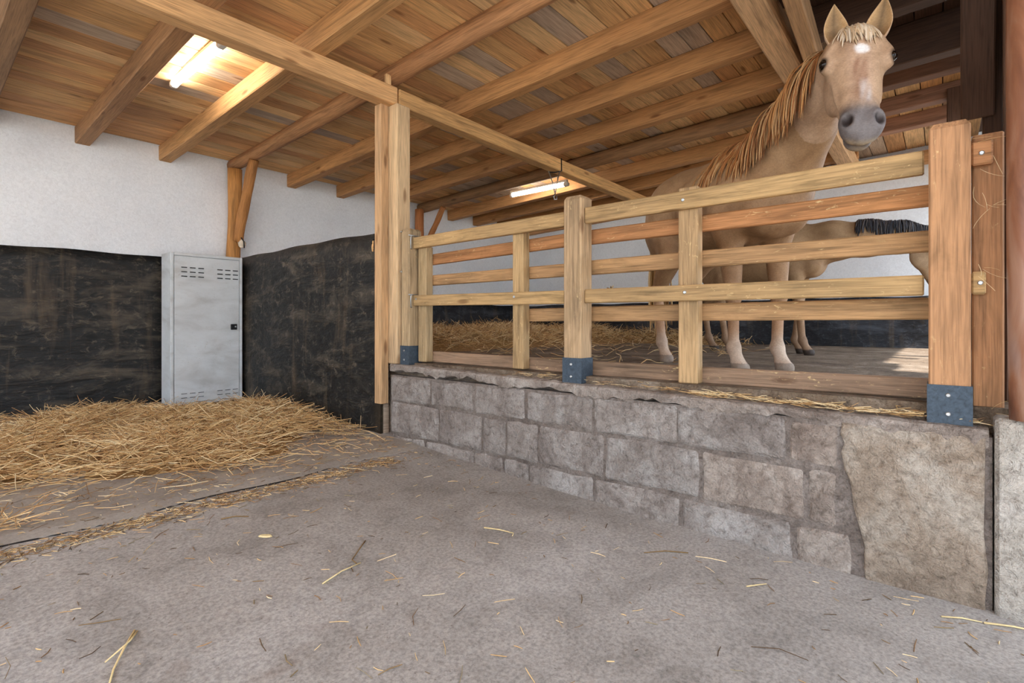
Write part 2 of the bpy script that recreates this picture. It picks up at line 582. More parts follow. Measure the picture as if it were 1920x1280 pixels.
y = 6.78
row = 0
rest_v, rest_f = [], []
g = random.Random(3)
while y > -1.45:
    wd = g.choice([0.15, 0.165, 0.175, 0.185, 0.195])
    y0 = y - wd
    # joints on rafters
    js = [-3.0]
    i = g.choice([0, 1, 2])
    while i < len(RX):
        js.append(RX[i]); i += g.choice([2, 3, 3, 4]) if RX[min(i, len(RX) - 1)] < 2.5 else g.choice([2, 2, 3])
    js.append(8.48)
    dark = y < 0.78
    if dark: js = [-3.0, 0.5, 2.7, 4.93, 6.41, 8.48]
    if y0 < -0.5: js = [-3.0, 0.5, 2.93]
    for a, b in zip(js, js[1:]):
        ym = (y + y0) / 2
        q = ceil_z(ym)
        sag = g.uniform(0, 0.006)
        if any(vis(a + (b - a) * t, ym, q) for t in (0, 0.25, 0.5, 0.75, 1)) and b > 0.2:
            o = beam('plank', (a + 0.002, ym, q + 0.013 - sag), (b - 0.002, ym, q + 0.013 - sag), wd - 0.008, 0.024, WOOD, cl, up=(0, CEIL_K, 1), bev=0.002)
            r = g.random()
            right = a > 2.3
            grey_p = 0.22 if right else 0.06
            base = DARKW if dark and (a + b) / 2 < 5.3 else GREYW if r < grey_p else HONEY if r < 0.52 else LIGHT if r < 0.76 else BROWN
            f = g.uniform(0.86, 1.08)
            c = [v * f for v in base[:3]]
            o.color = (*c, 1)
        else:
            n = len(rest_v)
            for zz in (q + 0.001, q + 0.025):
                rest_v += [(a, y0 + 0.0025, zz), (b, y0 + 0.0025, zz), (b, y - 0.0025, zz), (a, y - 0.0025, zz)]
            rest_f += [tuple(n + t for t in f) for f in ((0, 3, 2, 1), (4, 5, 6, 7), (0, 1, 5, 4), (1, 2, 6, 5), (2, 3, 7, 6), (3, 0, 4, 7))]
    y = y0
    row += 1
o = put(bpy.data.objects.new('plank_rest', mesh('plank_rest', rest_v, rest_f, WOOD)), parent=cl)
o.color = HONEY; tag(o, kind='stuff')

# low block wall
WX = 2.67
wlow = rawbox('wall_low', WX + 0.009, 2.95, -0.15, 3.56, -0.1, 0.66, MORTAR, color=(0.95, 0.95, 0.95), bev=0)
tag(wlow, 'low wall of rough grey concrete blocks under the fence', kind='structure')
ztop = lambda yy: 0.692 + 0.062 * (yy + 0.12) / 3.65


def rough_slab(name, outline, x_front, depth, mat, parent, color=None, seed=0, inset=0.012, bulge=0.006):
    """outline: (y,z) polygon, anticlockwise seen from -X; gives a pillow-edged slab facing -X"""
    g = random.Random(seed)
    cy = sum(p[0] for p in outline) / len(outline); cz = sum(p[1] for p in outline) / len(outline)
    n = len(outline)
    V, Fc = [], []
    for (yy, zz) in outline: V.append((depth, yy - cy, zz - cz))
    for (yy, zz) in outline: V.append((inset * 0.8, yy - cy, zz - cz))
    for (yy, zz) in outline:
        d = math.hypot(yy - cy, zz - cz); f = max(0.2, 1 - inset * 1.6 / d)
        V.append((g.uniform(-bulge, bulge) * 0.6, (yy - cy) * f, (zz - cz) * f))
    V.append((-bulge, 0, 0))
    for i in range(n):
        j = (i + 1) % n
        Fc += [(i, j, n + j, n + i), (n + i, n + j, 2 * n + j, 2 * n + i), (2 * n + i, 2 * n + j, 3 * n)]
    Fc.append(tuple(range(n))[::-1])
    me = mesh(name, V, Fc, mat, False)
    bm = bmesh.new(); bm.from_mesh(me); bmesh.ops.recalc_face_normals(bm, faces=bm.faces[:]); bm.to_mesh(me); bm.free()
    o = put(bpy.data.objects.new(name, me), Matrix.Translation((x_front, cy, cz)), parent)
    if color: o.color = (*color[:3], 1)
    return o


def block_outline(y0, y1, z0, z1, g):
    """y0>y1 ; jittered rectangle with extra points"""
    e = 0.006
    j = lambda s=0.006: g.uniform(-s, s)
    a, b = y1 + e, y0 - e
    lo, hi = z0 + e, z1 - e
    cc = 0.012
    pts = [(a + cc, lo + j()), (a + (b - a) * 0.35, lo + j(0.009)), (a + (b - a) * 0.7, lo + j(0.009)), (b - cc, lo + j()), (b + j(), lo + cc),
           (b + j(0.007), (lo + hi) / 2), (b + j(), hi - cc), (b - cc, hi + j()), (a + (b - a) * 0.6, hi + j(0.008)), (a + (b - a) * 0.3, hi + j(0.008)), (a + cc, hi + j()), (a + j(), hi - cc),
           (a + j(0.007), (lo + hi) / 2), (a + j(), lo + cc)]
    return pts


g = random.Random(21)
courses = [
    (0.445, 0.655, [3.555, 3.062, 2.589, 2.11, 1.592, 1.079, 0.555, 0.341]),
    (0.180, 0.437, [3.555, 2.958, 2.505, 2.281, 2.009, 1.520, 0.963, 0.469, 0.352]),
    (None, 0.172, [3.555, 3.113, 2.589, 2.305, 2.079, 1.592, 1.070, 0.524, 0.290]),
]
for ci, (z0, z1, ys) in enumerate(courses):
    for bi, (ya, yb) in enumerate(zip(ys, ys[1:])):
        zz0 = z0 if z0 is not None else fz((ya + yb) / 2) - 0.05
        f = g.uniform(0.9, 1.08)
        warm = 0.0 if ya > 1.0 else 0.06
        rough_slab('block', block_outline(ya, yb, zz0, z1, g), WX + g.uniform(-0.004, 0.005), 0.1, BLOCK, wlow,
                   (f * (1 + warm), f, f * (1 - warm)), seed=ci * 20 + bi)
# smeared render patch with cracked left edge, and its smaller cracked neighbour
crk = [(0.341, 0.66), (0.349, 0.61), (0.333, 0.57), (0.345, 0.531), (0.333, 0.453), (0.313, 0.41), (0.305, 0.36), (0.300, 0.30), (0.290, 0.259), (0.276, 0.208), (0.261, 0.145), (0.262, 0.05), (0.25, -0.06)]
out_l = [(yy - 0.007, zz) for yy, zz in crk]
right = [(-0.135, -0.06), (-0.128, 0.03), (-0.138, 0.15), (-0.125, 0.29), (-0.128, 0.5), (-0.13, 0.66)]
rough_slab('render_patch', (right + out_l)[::-1], WX - 0.004, 0.1, RENDER, wlow, (1, 0.98, 0.95), 77, 0.006, 0.004)
# cap of the wall, crumbly lower lip
capv, capf = [], []
ny = 90
for i in range(ny + 1):
    yy = -0.14 + (3.56 + 0.14) * i / ny
    zt = ztop(yy) + g.uniform(-0.003, 0.003)
    lip = 0.055 + 0.014 * math.sin(yy * 9) + g.uniform(-0.012, 0.014)
    if yy < 0.35: lip += 0.02 + 0.03 * math.sin(max(0, (0.35 - yy)) * 6.4)
    xf = WX - 0.003 + g.uniform(-0.005, 0.004)
    capv += [(3.0, yy, zt), (WX + 0.03, yy, zt + g.uniform(-0.003, 0.003)), (xf + 0.008, yy, zt - 0.006), (xf, yy, zt - 0.02), (xf + 0.003 + g.uniform(0, 0.006), yy, zt - lip), (WX + 0.03, yy, zt - lip - 0.005), (3.0, yy, 0.6)]
for i in range(ny):
    for k in range(6):
        capf.append((i * 7 + k, (i + 1) * 7 + k, (i + 1) * 7 + k + 1, i * 7 + k + 1))
capf += [tuple(range(7)), tuple(ny * 7 + k for k in range(7))[::-1]]
me = mesh('cap', capv, capf, BLOCK)
bm = bmesh.new(); bm.from_mesh(me); bmesh.ops.recalc_face_normals(bm, faces=bm.faces[:]); bm.to_mesh(me); bm.free()
o = put(bpy.data.objects.new('cap', me), parent=wlow); o.color = (0.98, 0.94, 0.9, 1)
# pier at the right end
pier = rawbox('wall_pier', 2.645, 3.0, -1.6, -0.155, -0.1, 0.742, GROUND, color=(0.86, 0.84, 0.83), bev=0.012)
tag(pier, 'pale concrete pier closing the low wall at the right edge', kind='structure')

# dark gable boards at the open front of the pen
gab = beam('wall_gable', (2.95, -0.46, 3.26), (8.6, -0.46, 3.26), 0.10, 0.16, WOOD, color=DARKW)
tag(gab, 'dark weathered board gable over the open pen front', kind='structure')
x = 2.96
g = random.Random(5)
while x < 8.5:
    wd = g.uniform(0.15, 0.21)
    o = beam('plank', (x + wd / 2, -0.39, (2.0 if x < 4.2 else 2.55 if x < 4.9 else 2.95) + g.uniform(-0.04, 0.04)), (x + wd / 2, -0.39, 3.30), 0.025, wd - 0.006, WOOD, gab, up=(1, 0, 0), bev=0.002)
    fdk = g.uniform(0.5, 0.9); o.color = (*[v * fdk for v in DARKW[:3]], 1)
    x += wd

# ------------------------------------------------------------------ rafters and big timbers
o = beam('wall_plate', (8.43, -0.3, 3.22), (8.43, 6.6, 2.98), 0.12, 0.16, WOOD, color=BROWN, bev=0.008)
tag(o, 'brown timber wall plate along the top of the far pen wall', 'beam')
names = {0.50: 'leftmost sawn rafter cut off at the left edge of the picture',
         1.245: 'sawn rafter with a long crack just left of the stall tube lamp',
         1.98: 'sawn rafter lit by the tube lamp on its right side',
         3.465: 'first square rafter to the right of the peeled log rafter',
         4.205: 'second square rafter to the right of the peeled log rafter',
         4.93: 'third square rafter to the right of the peeled log rafter',
         6.41: 'square rafter just behind the pen tube lamp',
         7.06: 'second square rafter behind the pen tube lamp',
         7.75: 'farthest square rafter near the back wall of the pen'}
for i, xr in enumerate(RX):
    if xr in (2.70, 5.70) or xr < 0.4: continue
    yb = -1.45 if xr < 3 else 0.80
    hz = lambda yy: (raft_z(yy) + ceil_z(yy)) / 2
    col = {1.245: s2l(164, 124, 88), 0.50: s2l(150, 118, 88), 1.98: s2l(190, 146, 98)}.get(xr, s2l(186, 138, 90))
    o = beam('rafter', (xr, yb, hz(yb)), (xr, 6.80, hz(6.80)), 0.125, 0.172, WOOD, color=col, bev=0.008)
    tag(o, names[xr], 'rafter', 'square rafters')
o = log('log_rafter', (2.70, 6.78, 3.045), (2.70, -1.4, 3.045 + 8.18 * CEIL_K), 0.075, 0.088, BARK, color=s2l(178, 132, 92), seed=4, segs=40)
tag(o, 'round peeled log rafter running over the tall square post', 'rafter')
o = log('log_rafter', (5.70, 6.78, 3.02), (5.70, 0.86, 3.02 + 5.92 * CEIL_K), 0.078, 0.088, BARK, color=s2l(150, 114, 80), seed=8, segs=34)
tag(o, 'dark round log rafter beside the pen tube lamp', 'rafter')
# older dark rafters beyond the second cross beam
for k, (xr, hh, cc) in enumerate([(3.62, 0.22, 1.0), (4.25, 0.22, 1.0), (4.97, 0.30, 1.0), (5.75, 0.15, 2.0), (6.45, 0.15, 3.0), (7.1, 0.15, 4.0)]):
    o = beam('dark_rafter', (xr, -0.36, ceil_z(-0.36) - hh / 2), (xr, 0.79, ceil_z(0.79) - hh / 2), 0.13, hh, WOOD, color=[v * cc for v in DARKW[:3]], bev=0.008)
    tag(o, ['dark old rafter above the horse ears, nearest of the dark rafters', 'dark old rafter second from the fence at the pen front',
            'deep black-brown beam seen right of the horse forehead', 'brown old rafter seen right of the horse cheek', 'brown old rafter seen right of the horse muzzle',
            'farthest old brown rafter right of the horse chin'][k], 'rafter', 'dark rafters at the pen front')
# cross beams
cb = empty('cross_beam', (2.7, 3.54, 2.95), 'long light wooden cross beam resting on the tall square post', 'beam')
beam('timber', (-2.9, 3.56, 2.99), (2.70, 3.56, 2.99), 0.14, 0.145, WOOD, cb, color=s2l(212, 168, 118), bev=0.008)
beam('timber', (2.71, 3.545, 2.985), (8.48, 3.545, 2.955), 0.13, 0.14, WOOD, cb, color=s2l(218, 172, 114), bev=0.008)
beam('peg', (2.62, 3.52, 3.05), (2.62, 3.52, 3.15), 0.03, 0.05, WOOD, cb, color=LIGHT)
o = beam('cross_beam', (2.3, 0.885, 3.10), (8.48, 0.90, 3.10), 0.17, 0.18, WOOD, color=s2l(208, 172, 132), bev=0.012)
tag(o, 'thick pale cross beam cut off at the top edge left of the horse', 'beam')
o = beam('strut', (3.2, 0.66, 3.06), (4.9, 0.74, 3.0), 0.10, 0.16, WOOD, color=s2l(186, 150, 112), bev=0.01)
tag(o, 'pale slanting strut beside the cross beam behind the horse ear', 'beam')

# tall square post
tp = empty('timber_post', (2.74, 3.5, 0.75), 'tall square light wood post between the rubber partition and the fence', 'post')
beam('shaft', (2.735, 3.535, ztop(3.5)), (2.735, 3.535, 2.918), 0.14, 0.155, WOOD, tp, color=s2l(212, 182, 142), up=(0, 1, 0), bev=0.008)
beam('cover_strip', (2.625, 3.615, 0.42), (2.625, 3.615, 2.918), 0.075, 0.09, WOOD, tp, color=s2l(200, 162, 120), up=(0, 1, 0), bev=0.004)
# latch on the partition end
la = empty('latch', (2.62, 3.66, 1.78), 'small wooden latch plate with metal hook beside the tall post', 'latch')
beam('plate', (2.635, 3.665, 1.70), (2.635, 3.665, 1.875), 0.02, 0.045, WOOD, la, color=s2l(206, 190, 170), up=(0, 1, 0))
tube('hook', [(2.625, 3.69, 1.80), (2.60, 3.70, 1.80), (2.59, 3.705, 1.785), (2.595, 3.705, 1.76)], 0.008, BLACKP, la)
tube('handle', [(2.60, 3.70, 1.79), (2.598, 3.702, 1.74), (2.60, 3.70, 1.70)], 0.009, WOOD, la).color = HONEY

# log post with brace in the stall corner
lp = log('log_post', (2.66, 6.68, 0.15), (2.68, 6.68, 2.98), 0.082, 0.075, BARK, color=s2l(196, 140, 80), seed=2, rough=0.07)
tag(lp, 'peeled golden log post in the corner behind the locker', 'post')
br = log('log_brace', (2.70, 6.62, 2.10), (2.70, 6.18, 3.0), 0.058, 0.055, BARK, color=s2l(184, 128, 74), seed=12, rough=0.09)
tag(br, 'short slanting log brace between corner log post and log rafter', 'brace')
cl2 = empty('cloth_tuft', (2.72, 6.56, 2.05), 'small off-white cloth tuft snagged on the corner log post', 'cloth')
V, Fc = [], []
for i in range(6):
    for k in range(8):
        a = 2 * math.pi * k / 8; r = 0.045 * math.sin(math.pi * (i + 0.5) / 6.2) * (1 + 0.25 * math.sin(3 * a + i))
        V.append((r * math.cos(a), r * math.sin(a), 0.05 - 0.02 * i))
for i in range(5):
    for k in range(8): Fc.append((i * 8 + k, i * 8 + (k + 1) % 8, (i + 1) * 8 + (k + 1) % 8, (i + 1) * 8 + k))
Fc += [tuple(range(8)), tuple(40 + k for k in range(8))[::-1]]
CLOTH = plain('dusty cloth', s2l(222, 206, 184), 0.9)
put(bpy.data.objects.new('wad', mesh('wad', V, Fc, CLOTH, True)), Matrix.Translation((2.72, 6.56, 2.06)), cl2)
tube('cord', [(2.70, 6.6, 2.25), (2.71, 6.56, 2.2), (2.70, 6.55, 2.14), (2.72, 6.50, 2.08), (2.72, 6.49, 2.0)], 0.007, BLACKP, cl2)
# pen corner post
o = log('log_post', (5.62, 6.68, PEN), (5.62, 6.68, 2.98), 0.07, 0.07, BARK, color=s2l(180, 116, 70), seed=22)
tag(o, 'reddish log post at the pen back wall beyond the fence', 'post')
o = log('log_brace', (5.70, 6.56, 2.45), (5.70, 6.2, 2.97), 0.045, 0.045, BARK, color=s2l(176, 116, 68), seed=23)
tag(o, 'thin slanting brace at the pen back wall post', 'brace')

# dark struts in the opening behind the right fence post
for k, (p0, p1, w, h, lab) in enumerate([
    ((6.4, -0.10, PEN), (6.4, -0.10, 3.3), 0.12, 0.12, 'dark brown square post farthest back in the pen front'),
    ((4.15, -0.165, 2.32), (3.75, -0.155, 3.3), 0.05, 0.15, 'dark slanting plank hanging above the right fence post'),
    ((4.2, -0.235, PEN), (4.2, -0.235, 3.3), 0.09, 0.09, 'dark square post behind the right fence post'),
    ((3.05, -0.285, PEN), (3.05, -0.285, 3.3), 0.09, 0.16, 'added dark board filling the dark gap beside the red pole')]):  # last board is added to fill the dark gap and hide the sky
    o = beam('dark_timber', p0, p1, w, h, WOOD, color=[v * (1.35 if k in (0, 1, 3) else 0.9) for v in DARKW[:3]], up=(0, 1, 0), bev=0.008)
    tag(o, lab, 'timber', 'dark timbers at the pen front')
o = log('round_pole', (2.665, -0.262, 0.74), (2.72, -0.262, 3.36), 0.068, 0.068, POLE, seed=31, rough=0.015, sides=20)
tag(o, 'round red-brown painted pole with grey worn patch at the right edge', 'pole')

# ------------------------------------------------------------------ fence
FXP = 2.70      # front face of posts


def fence_post(y0, y1, ztp, label, color):
    yc = (y0 + y1) / 2; zb = ztop(yc)
    r = empty('fence_post', (FXP + 0.065, yc, zb), label, 'fence post', 'square fence posts on the block wall')
    w = abs(y0 - y1)
    me_name = 'shaft'
    # shaft with sloped (chamfered) top
    V = []
    hw = w / 2; hd = 0.065
    H = ztp - zb
    for (dx, dy) in ((-hd, -hw), (hd, -hw), (hd, hw), (-hd, hw)): V.append((0, dx, dy))
    for (dx, dy) in ((-hd, -hw), (hd, -hw), (hd, hw), (-hd, hw)): V.append((H - 0.025 + (0.0 if dx < 0 else 0.01), dx, dy))
    for (dx, dy) in ((-hd, -hw), (hd, -hw), (hd, hw), (-hd, hw)): V.append((H, dx * 0.75, dy * 0.75))
    Fc = [(0, 1, 2, 3), (8, 9, 10, 11)]
    for a in (0, 4):
        for k in range(4): Fc.append((a + k, a + (k + 1) % 4, a + 4 + (k + 1) % 4, a + 4 + k))
    bm = bmesh.new()
    me = mesh('shaft', V, Fc, WOODF)
    bm.from_mesh(me); bmesh.ops.recalc_face_normals(bm, faces=bm.faces[:])
    bmesh.ops.bevel(bm, geom=[e for e in bm.edges if abs((e.verts[0].co - e.verts[1].co).normalized().x) > 0.99], offset=0.006, segments=1, affect='EDGES')
    bm.to_mesh(me); bm.free()
    m = Matrix(((0, 1, 0, FXP + hd), (0, 0, 1, yc), (1, 0, 0, zb), (0, 0, 0, 1)))
    sh = put(bpy.data.objects.new('shaft', me), m, r); sh.color = (*color[:3], 1)
    # U shaped steel shoe : front plate + two side plates joined
    t = 0.004; hs = 0.155
    bm = bmesh.new()
    for (cx, cy, lx, ly) in ((FXP - t / 2 - 0.001, yc, t, w + 2 * t + 0.002), (FXP + hd, y0 + (t / 2 + 0.001) * (1 if y0 > y1 else -1), 2 * hd, t), (FXP + hd, y1 - (t / 2 + 0.001) * (1 if y0 > y1 else -1), 2 * hd, t)):
        bmesh.ops.create_cube(bm, size=1.0, matrix=Matrix.Translation((cx - FXP - hd, cy - yc, hs / 2)) @ Matrix.Diagonal((lx, ly, hs, 1)))
    me = bpy.data.meshes.new('steel_shoe'); bm.to_mesh(me); bm.free(); me.materials.append(SHOE)
    shoe = put(bpy.data.objects.new('steel_shoe', me), Matrix.Translation((FXP + hd, yc, zb)), r)
    shoe['label'] = 'blue-grey steel post shoe with two bolts'
    for zz in (0.04, 0.115): disc('bolt', (FXP - t - 0.001, yc + 0.004, zb + zz), (-1, 0, 0), 0.0085, 0.006, STEEL, shoe)
    return r


def bracket(r, y, z0, z1, sgn):
    """flat steel U strap holding a rail end"""
    t = 0.004
    tube('bracket', [(2.69, y, z1 + 0.012), (2.80, y, z1 + 0.012)], 0.005, STEEL, r)
    tube('bracket', [(2.722, y, z1 + 0.012), (2.712, y + 0.0, z1), (2.712, y, z0), (2.722, y, z0 - 0.01)], 0.005, STEEL, r)


P1 = fence_post(3.450, 3.345, 1.872, 'left square fence post beside the tall square post', s2l(178, 154, 120))
P2 = fence_post(1.828, 1.698, 1.888, 'middle square fence post with a vertical crack', s2l(180, 152, 118))
P3 = fence_post(0.040, -0.090, 1.905, 'right square fence post nearest to the camera', s2l(180, 136, 98))
bracket(P1, 3.338, 1.71, 1.80, 1); bracket(P1, 3.338, 1.23, 1.315, 1)
for zz in (1.85, 1.52): disc('bolt', (FXP - 0.001, 3.44, zz), (-1, 0, 0), 0.008, 0.012, STEEL, P1)

RF0, RF1 = 2.735, 2.775      # front rails
RB0, RB1 = 2.855, 2.895      # rear rails


def panel(label, yl, yr, battens, rails, boltpos):
    r = empty('wooden_fence', (2.8, (yl + yr) / 2, 0.77), label, 'fence panel', 'slatted fence panels')
    for (nm, side, z0, z1, col, ya, yb) in rails:
        xa, xb = (RF0, RF1) if side == 'f' else (RB0, RB1)
        zo = 0.0
        o = beam('rail', ((xa + xb) / 2, ya, (z0[0] + z1[0]) / 2), ((xa + xb) / 2, yb, (z0[1] + z1[1]) / 2), xb - xa, z1[0] - z0[0], WOODF, r, color=col, bev=0.006)
    for (ya, yb, zb, zt, col) in battens:
        yc = (ya + yb) / 2
        beam('batten', ((RF1 + RB0) / 2, yc, zb), ((RF1 + RB0) / 2, yc, zt), RB0 - RF1 - 0.002, abs(ya - yb), WOODF, r, color=col, up=(0, 1, 0), bev=0.006)
    for (yy, zz) in boltpos: disc('bolt', (RF0, yy, zz), (-1, 0, 0), 0.009, 0.005, STEEL, r)
    return r


c1, c2, c3, c4 = s2l(184, 152, 106), s2l(184, 130, 84), s2l(178, 140, 98), s2l(146, 120, 98)
panel('left slatted fence panel between the left and middle posts', 3.36, 1.83,
      [(3.325, 3.225, 0.775, 1.72, s2l(172, 148, 112)), (2.31, 2.215, 0.775, 1.74, s2l(182, 152, 110))],
      [('top', 'f', (1.705, 1.712), (1.797, 1.806), c1, 3.343, 1.832), ('mid', 'f', (1.236, 1.216), (1.322, 1.304), c1, 3.343, 1.832),
       ('two', 'b', (1.575, 1.605), (1.662, 1.692), c2, 3.33, 1.83), ('three', 'b', (1.405, 1.405), (1.49, 1.49), c3, 3.33, 1.83),
       ('five', 'b', (1.105, 1.105), (1.195, 1.20), c3, 2.31, 1.83), ('six', 'b', (0.772, 0.765), (0.86, 0.852), c4, 3.33, 1.83)],
      [(2.26, 1.275), (3.30, 1.29)])
panel('right slatted fence panel in front of the horses', 1.696, 0.045,
      [(1.118, 1.01, 0.765, 1.84, s2l(188, 156, 114))],
      [('top', 'f', (1.712, 1.716), (1.81, 1.815), c1, 1.697, 0.055), ('mid', 'f', (1.218, 1.21), (1.304, 1.298), c1, 1.697, 0.055),
       ('two', 'b', (1.60, 1.60), (1.692, 1.697), c2, 1.822, 0.03), ('three', 'b', (1.405, 1.40), (1.497, 1.502), c3, 1.822, 0.03),
       ('five', 'b', (1.105, 1.112), (1.20, 1.207), c3, 1.822, 0.03), ('six', 'b', (0.760, 0.768), (0.85, 0.858), c4, 1.822, 0.03)],
      [(1.075, 1.762), (1.065, 1.262)])
pe = panel('short fence end piece right of the nearest fence post', -0.09, -0.2,
           [(-0.095, -0.19, 0.76, 1.85, s2l(176, 130, 92))],
           [('top', 'f', (1.72, 1.72), (1.815, 1.815), ORANGE, -0.092, -0.155), ('mid', 'f', (1.21, 1.21), (1.30, 1.30), c1, -0.092, -0.135)],
           [(-0.122, 1.765), (-0.118, 1.255)])

# ------------------------------------------------------------------ locker
lk = empty('locker', (2.25, 6.52, fz(6.4)), 'scratched grey metal locker standing in the stall corner', 'locker')
X0, X1, Y0, Y1 = 1.885, 2.615, 6.29, 6.59
Z0, Z1 = fz(6.3) + 0.018, 1.852
rawbox('body', X0, X1, Y0 + 0.02, Y1, Z0, Z1, LOCKER, lk, bev=0.006)
for (a, b, c, d) in ((X0, X0 + 0.028, Z0, Z1), (X1 - 0.028, X1, Z0, Z1), (X0 + 0.029, X1 - 0.029, Z1 - 0.032, Z1), (X0 + 0.029, X1 - 0.029, Z0, Z0 + 0.02)):
    rawbox('frame_bar', a, b, Y0, Y0 + 0.025, c, d, LOCKER, lk, bev=0.003)
dx0, dx1, dz0, dz1 = X0 + 0.034, X1 - 0.034, Z0 + 0.026, Z1 - 0.038
door = rawbox('door', dx0, dx1, Y0 + 0.003, Y0 + 0.023, dz0, dz1, LOCKER, lk, bev=0.002)
for gx in (dx0 + 0.065, dx0 + 0.425):
    for r in range(3):
        for c in range(3):
            rawbox('vent_slot', gx + c * 0.083, gx + c * 0.083 + 0.056, Y0 - 0.001, Y0 + 0.006, dz1 - 0.125 - r * 0.048, dz1 - 0.114 - r * 0.048, SLOT, door, bev=0)
for gx in (dx0 + 0.065, dx0 + 0.425):
    for r in range(2):
        for c in range(3):
            rawbox('vent_slot', gx + c * 0.083, gx + c * 0.083 + 0.056, Y0 + 0.0005, Y0 + 0.006, dz0 + 0.05 + r * 0.045, dz0 + 0.056 + r * 0.045, SLOT, door, bev=0)
rawbox('lock', dx1 - 0.095, dx1 - 0.025, Y0 - 0.006, Y0 + 0.006, 1.015, 1.08, BLACKP, door, bev=0.004)
disc('lock_button', (dx1 - 0.045, Y0 - 0.006, 1.05), (0, -1, 0), 0.009, 0.006, STEEL, door)

# ------------------------------------------------------------------ lamps
def lamp(x, y0, y1, z, zc, label):
    r = empty('tube_lamp', (x, (y0 + y1) / 2, zc), label, 'lamp', 'ceiling tube lamps')
    beam('housing', (x, y0, z + 0.045), (x, y1, z + 0.045), 0.05, 0.035, LAMPW, r)
    V, Fc = [], []
    n = 12
    for yy in (y0 + 0.06, y1 - 0.04):
        for k in range(n):
            a = 2 * math.pi * k / n
            V.append((0.027 * math.cos(a), yy - (y0 + y1) / 2, 0.025 * math.sin(a)))
    for k in range(n): Fc.append((k, (k + 1) % n, n + (k + 1) % n, n + k))
    Fc += [tuple(range(n)), tuple(n + k for k in range(n))[::-1]]
    put(bpy.data.objects.new('diffuser', mesh('diffuser', V, Fc, TUBE, True)), Matrix.Translation((x, (y0 + y1) / 2, z)), r)
    beam('end_cap', (x, y0 - 0.02, z), (x, y0 + 0.062, z), 0.060, 0.054, LAMPW, r, bev=0.012)
    beam('end_cap', (x, y1 - 0.042, z), (x, y1 + 0.012, z), 0.060, 0.054, LAMPW, r, bev=0.012)
    return r


L1 = lamp(1.535, 4.02, 5.06, ceil_z(4.5) - 0.06, ceil_z(4.5), 'lit tube lamp on the stall ceiling at upper left')
L2 = lamp(5.98, 3.98, 5.0, 3.015, 3.05, 'lit tube lamp hanging under the pen ceiling above the fence')
for yy in (4.15, 4.85):
    tube('hanger', [(5.98, yy, 3.06), (5.98, yy, ceil_z(yy) + 0.01)], 0.006, STEEL, L2)

# wire hook round the cross beam
hk = empty('beam_hook', (5.06, 3.52, 2.90), 'wire loop with hanging hook strapped round the cross beam', 'hook')
tube('strap', [(5.09, 3.475, 3.05), (5.09, 3.472, 2.90), (5.05, 3.54, 2.888), (5.03, 3.615, 2.90)], 0.007, BLACKP, hk)
tube('wire', [(5.08, 3.49, 2.91), (5.05, 3.52, 2.72), (5.04, 3.53, 2.62)], 0.006, STEEL, hk)
tube('wire', [(5.0, 3.60, 2.91), (5.02, 3.55, 2.75), (5.04, 3.53, 2.62)], 0.006, STEEL, hk)
tube('hook', [(5.04, 3.53, 2.63), (5.02, 3.54, 2.59), (5.03, 3.535, 2.56), (5.055, 3.52, 2.565), (5.055, 3.52, 2.60)], 0.008, STEEL, hk)

# ------------------------------------------------------------------ straw
def strands(P, D, L, Wd, bend, segs=2):
    """P start points, D unit dirs, L lengths, Wd widths; 3-sided prisms -> verts, quads, strand index"""
    n = len(P)
    up = np.tile(np.array([0, 0, 1.0]), (n, 1))
    S = np.cross(D, up); S /= np.maximum(np.linalg.norm(S, axis=1, keepdims=True), 1e-6)
    N = np.cross(S, D)
    V = np.zeros((n, segs + 1, 3, 3))
    for i in range(segs + 1):
        t = i / segs
        c = P + D * (L * t)[:, None] + S * (bend[:, 0] * L * (t * t - t))[:, None] * 2 + N * (bend[:, 1] * L * (t - t * t))[:, None] * 2
        w = Wd * (1.0 if 0 < i < segs else 0.8)
        V[:, i, 0] = c + S * w[:, None] * 0.5
        V[:, i, 1] = c - S * w[:, None] * 0.5
        V[:, i, 2] = c + N * w[:, None] * 0.7
    base = np.arange(n)[:, None] * (segs + 1) * 3
    Q = []
    for i in range(segs):
        for k in range(3):
            a = i * 3 + k; b = i * 3 + (k + 1) % 3
            Q.append(np.column_stack([base[:, 0] + a, base[:, 0] + b, base[:, 0] + b + 3, base[:, 0] + a + 3]))
    Q = np.concatenate(Q)
    return V.reshape(-1, 3), Q, np.repeat(np.arange(n), (segs + 1) * 3)


ST_COL = np.array([s2l(208, 176, 126)[:3], s2l(188, 150, 100)[:3], s2l(224, 202, 160)[:3], s2l(160, 122, 80)[:3], s2l(128, 96, 64)[:3]])


def straw_cols(n, probs):
    c = ST_COL[rng.choice(len(ST_COL), n, p=probs)]
    return c * rng.uniform(0.85, 1.12, (n, 1))


def straw_obj(name, P, D, L, Wd, bend, cols, parent=None, segs=2):
    V, Q, si = strands(P, D, L, Wd, bend, segs)
    c0 = V.mean(0)
    me = fast_mesh(name, V - c0, Q, STRAW, False, cols[si])
    return put(bpy.data.objects.new(name, me), Matrix.Translation(c0), parent)


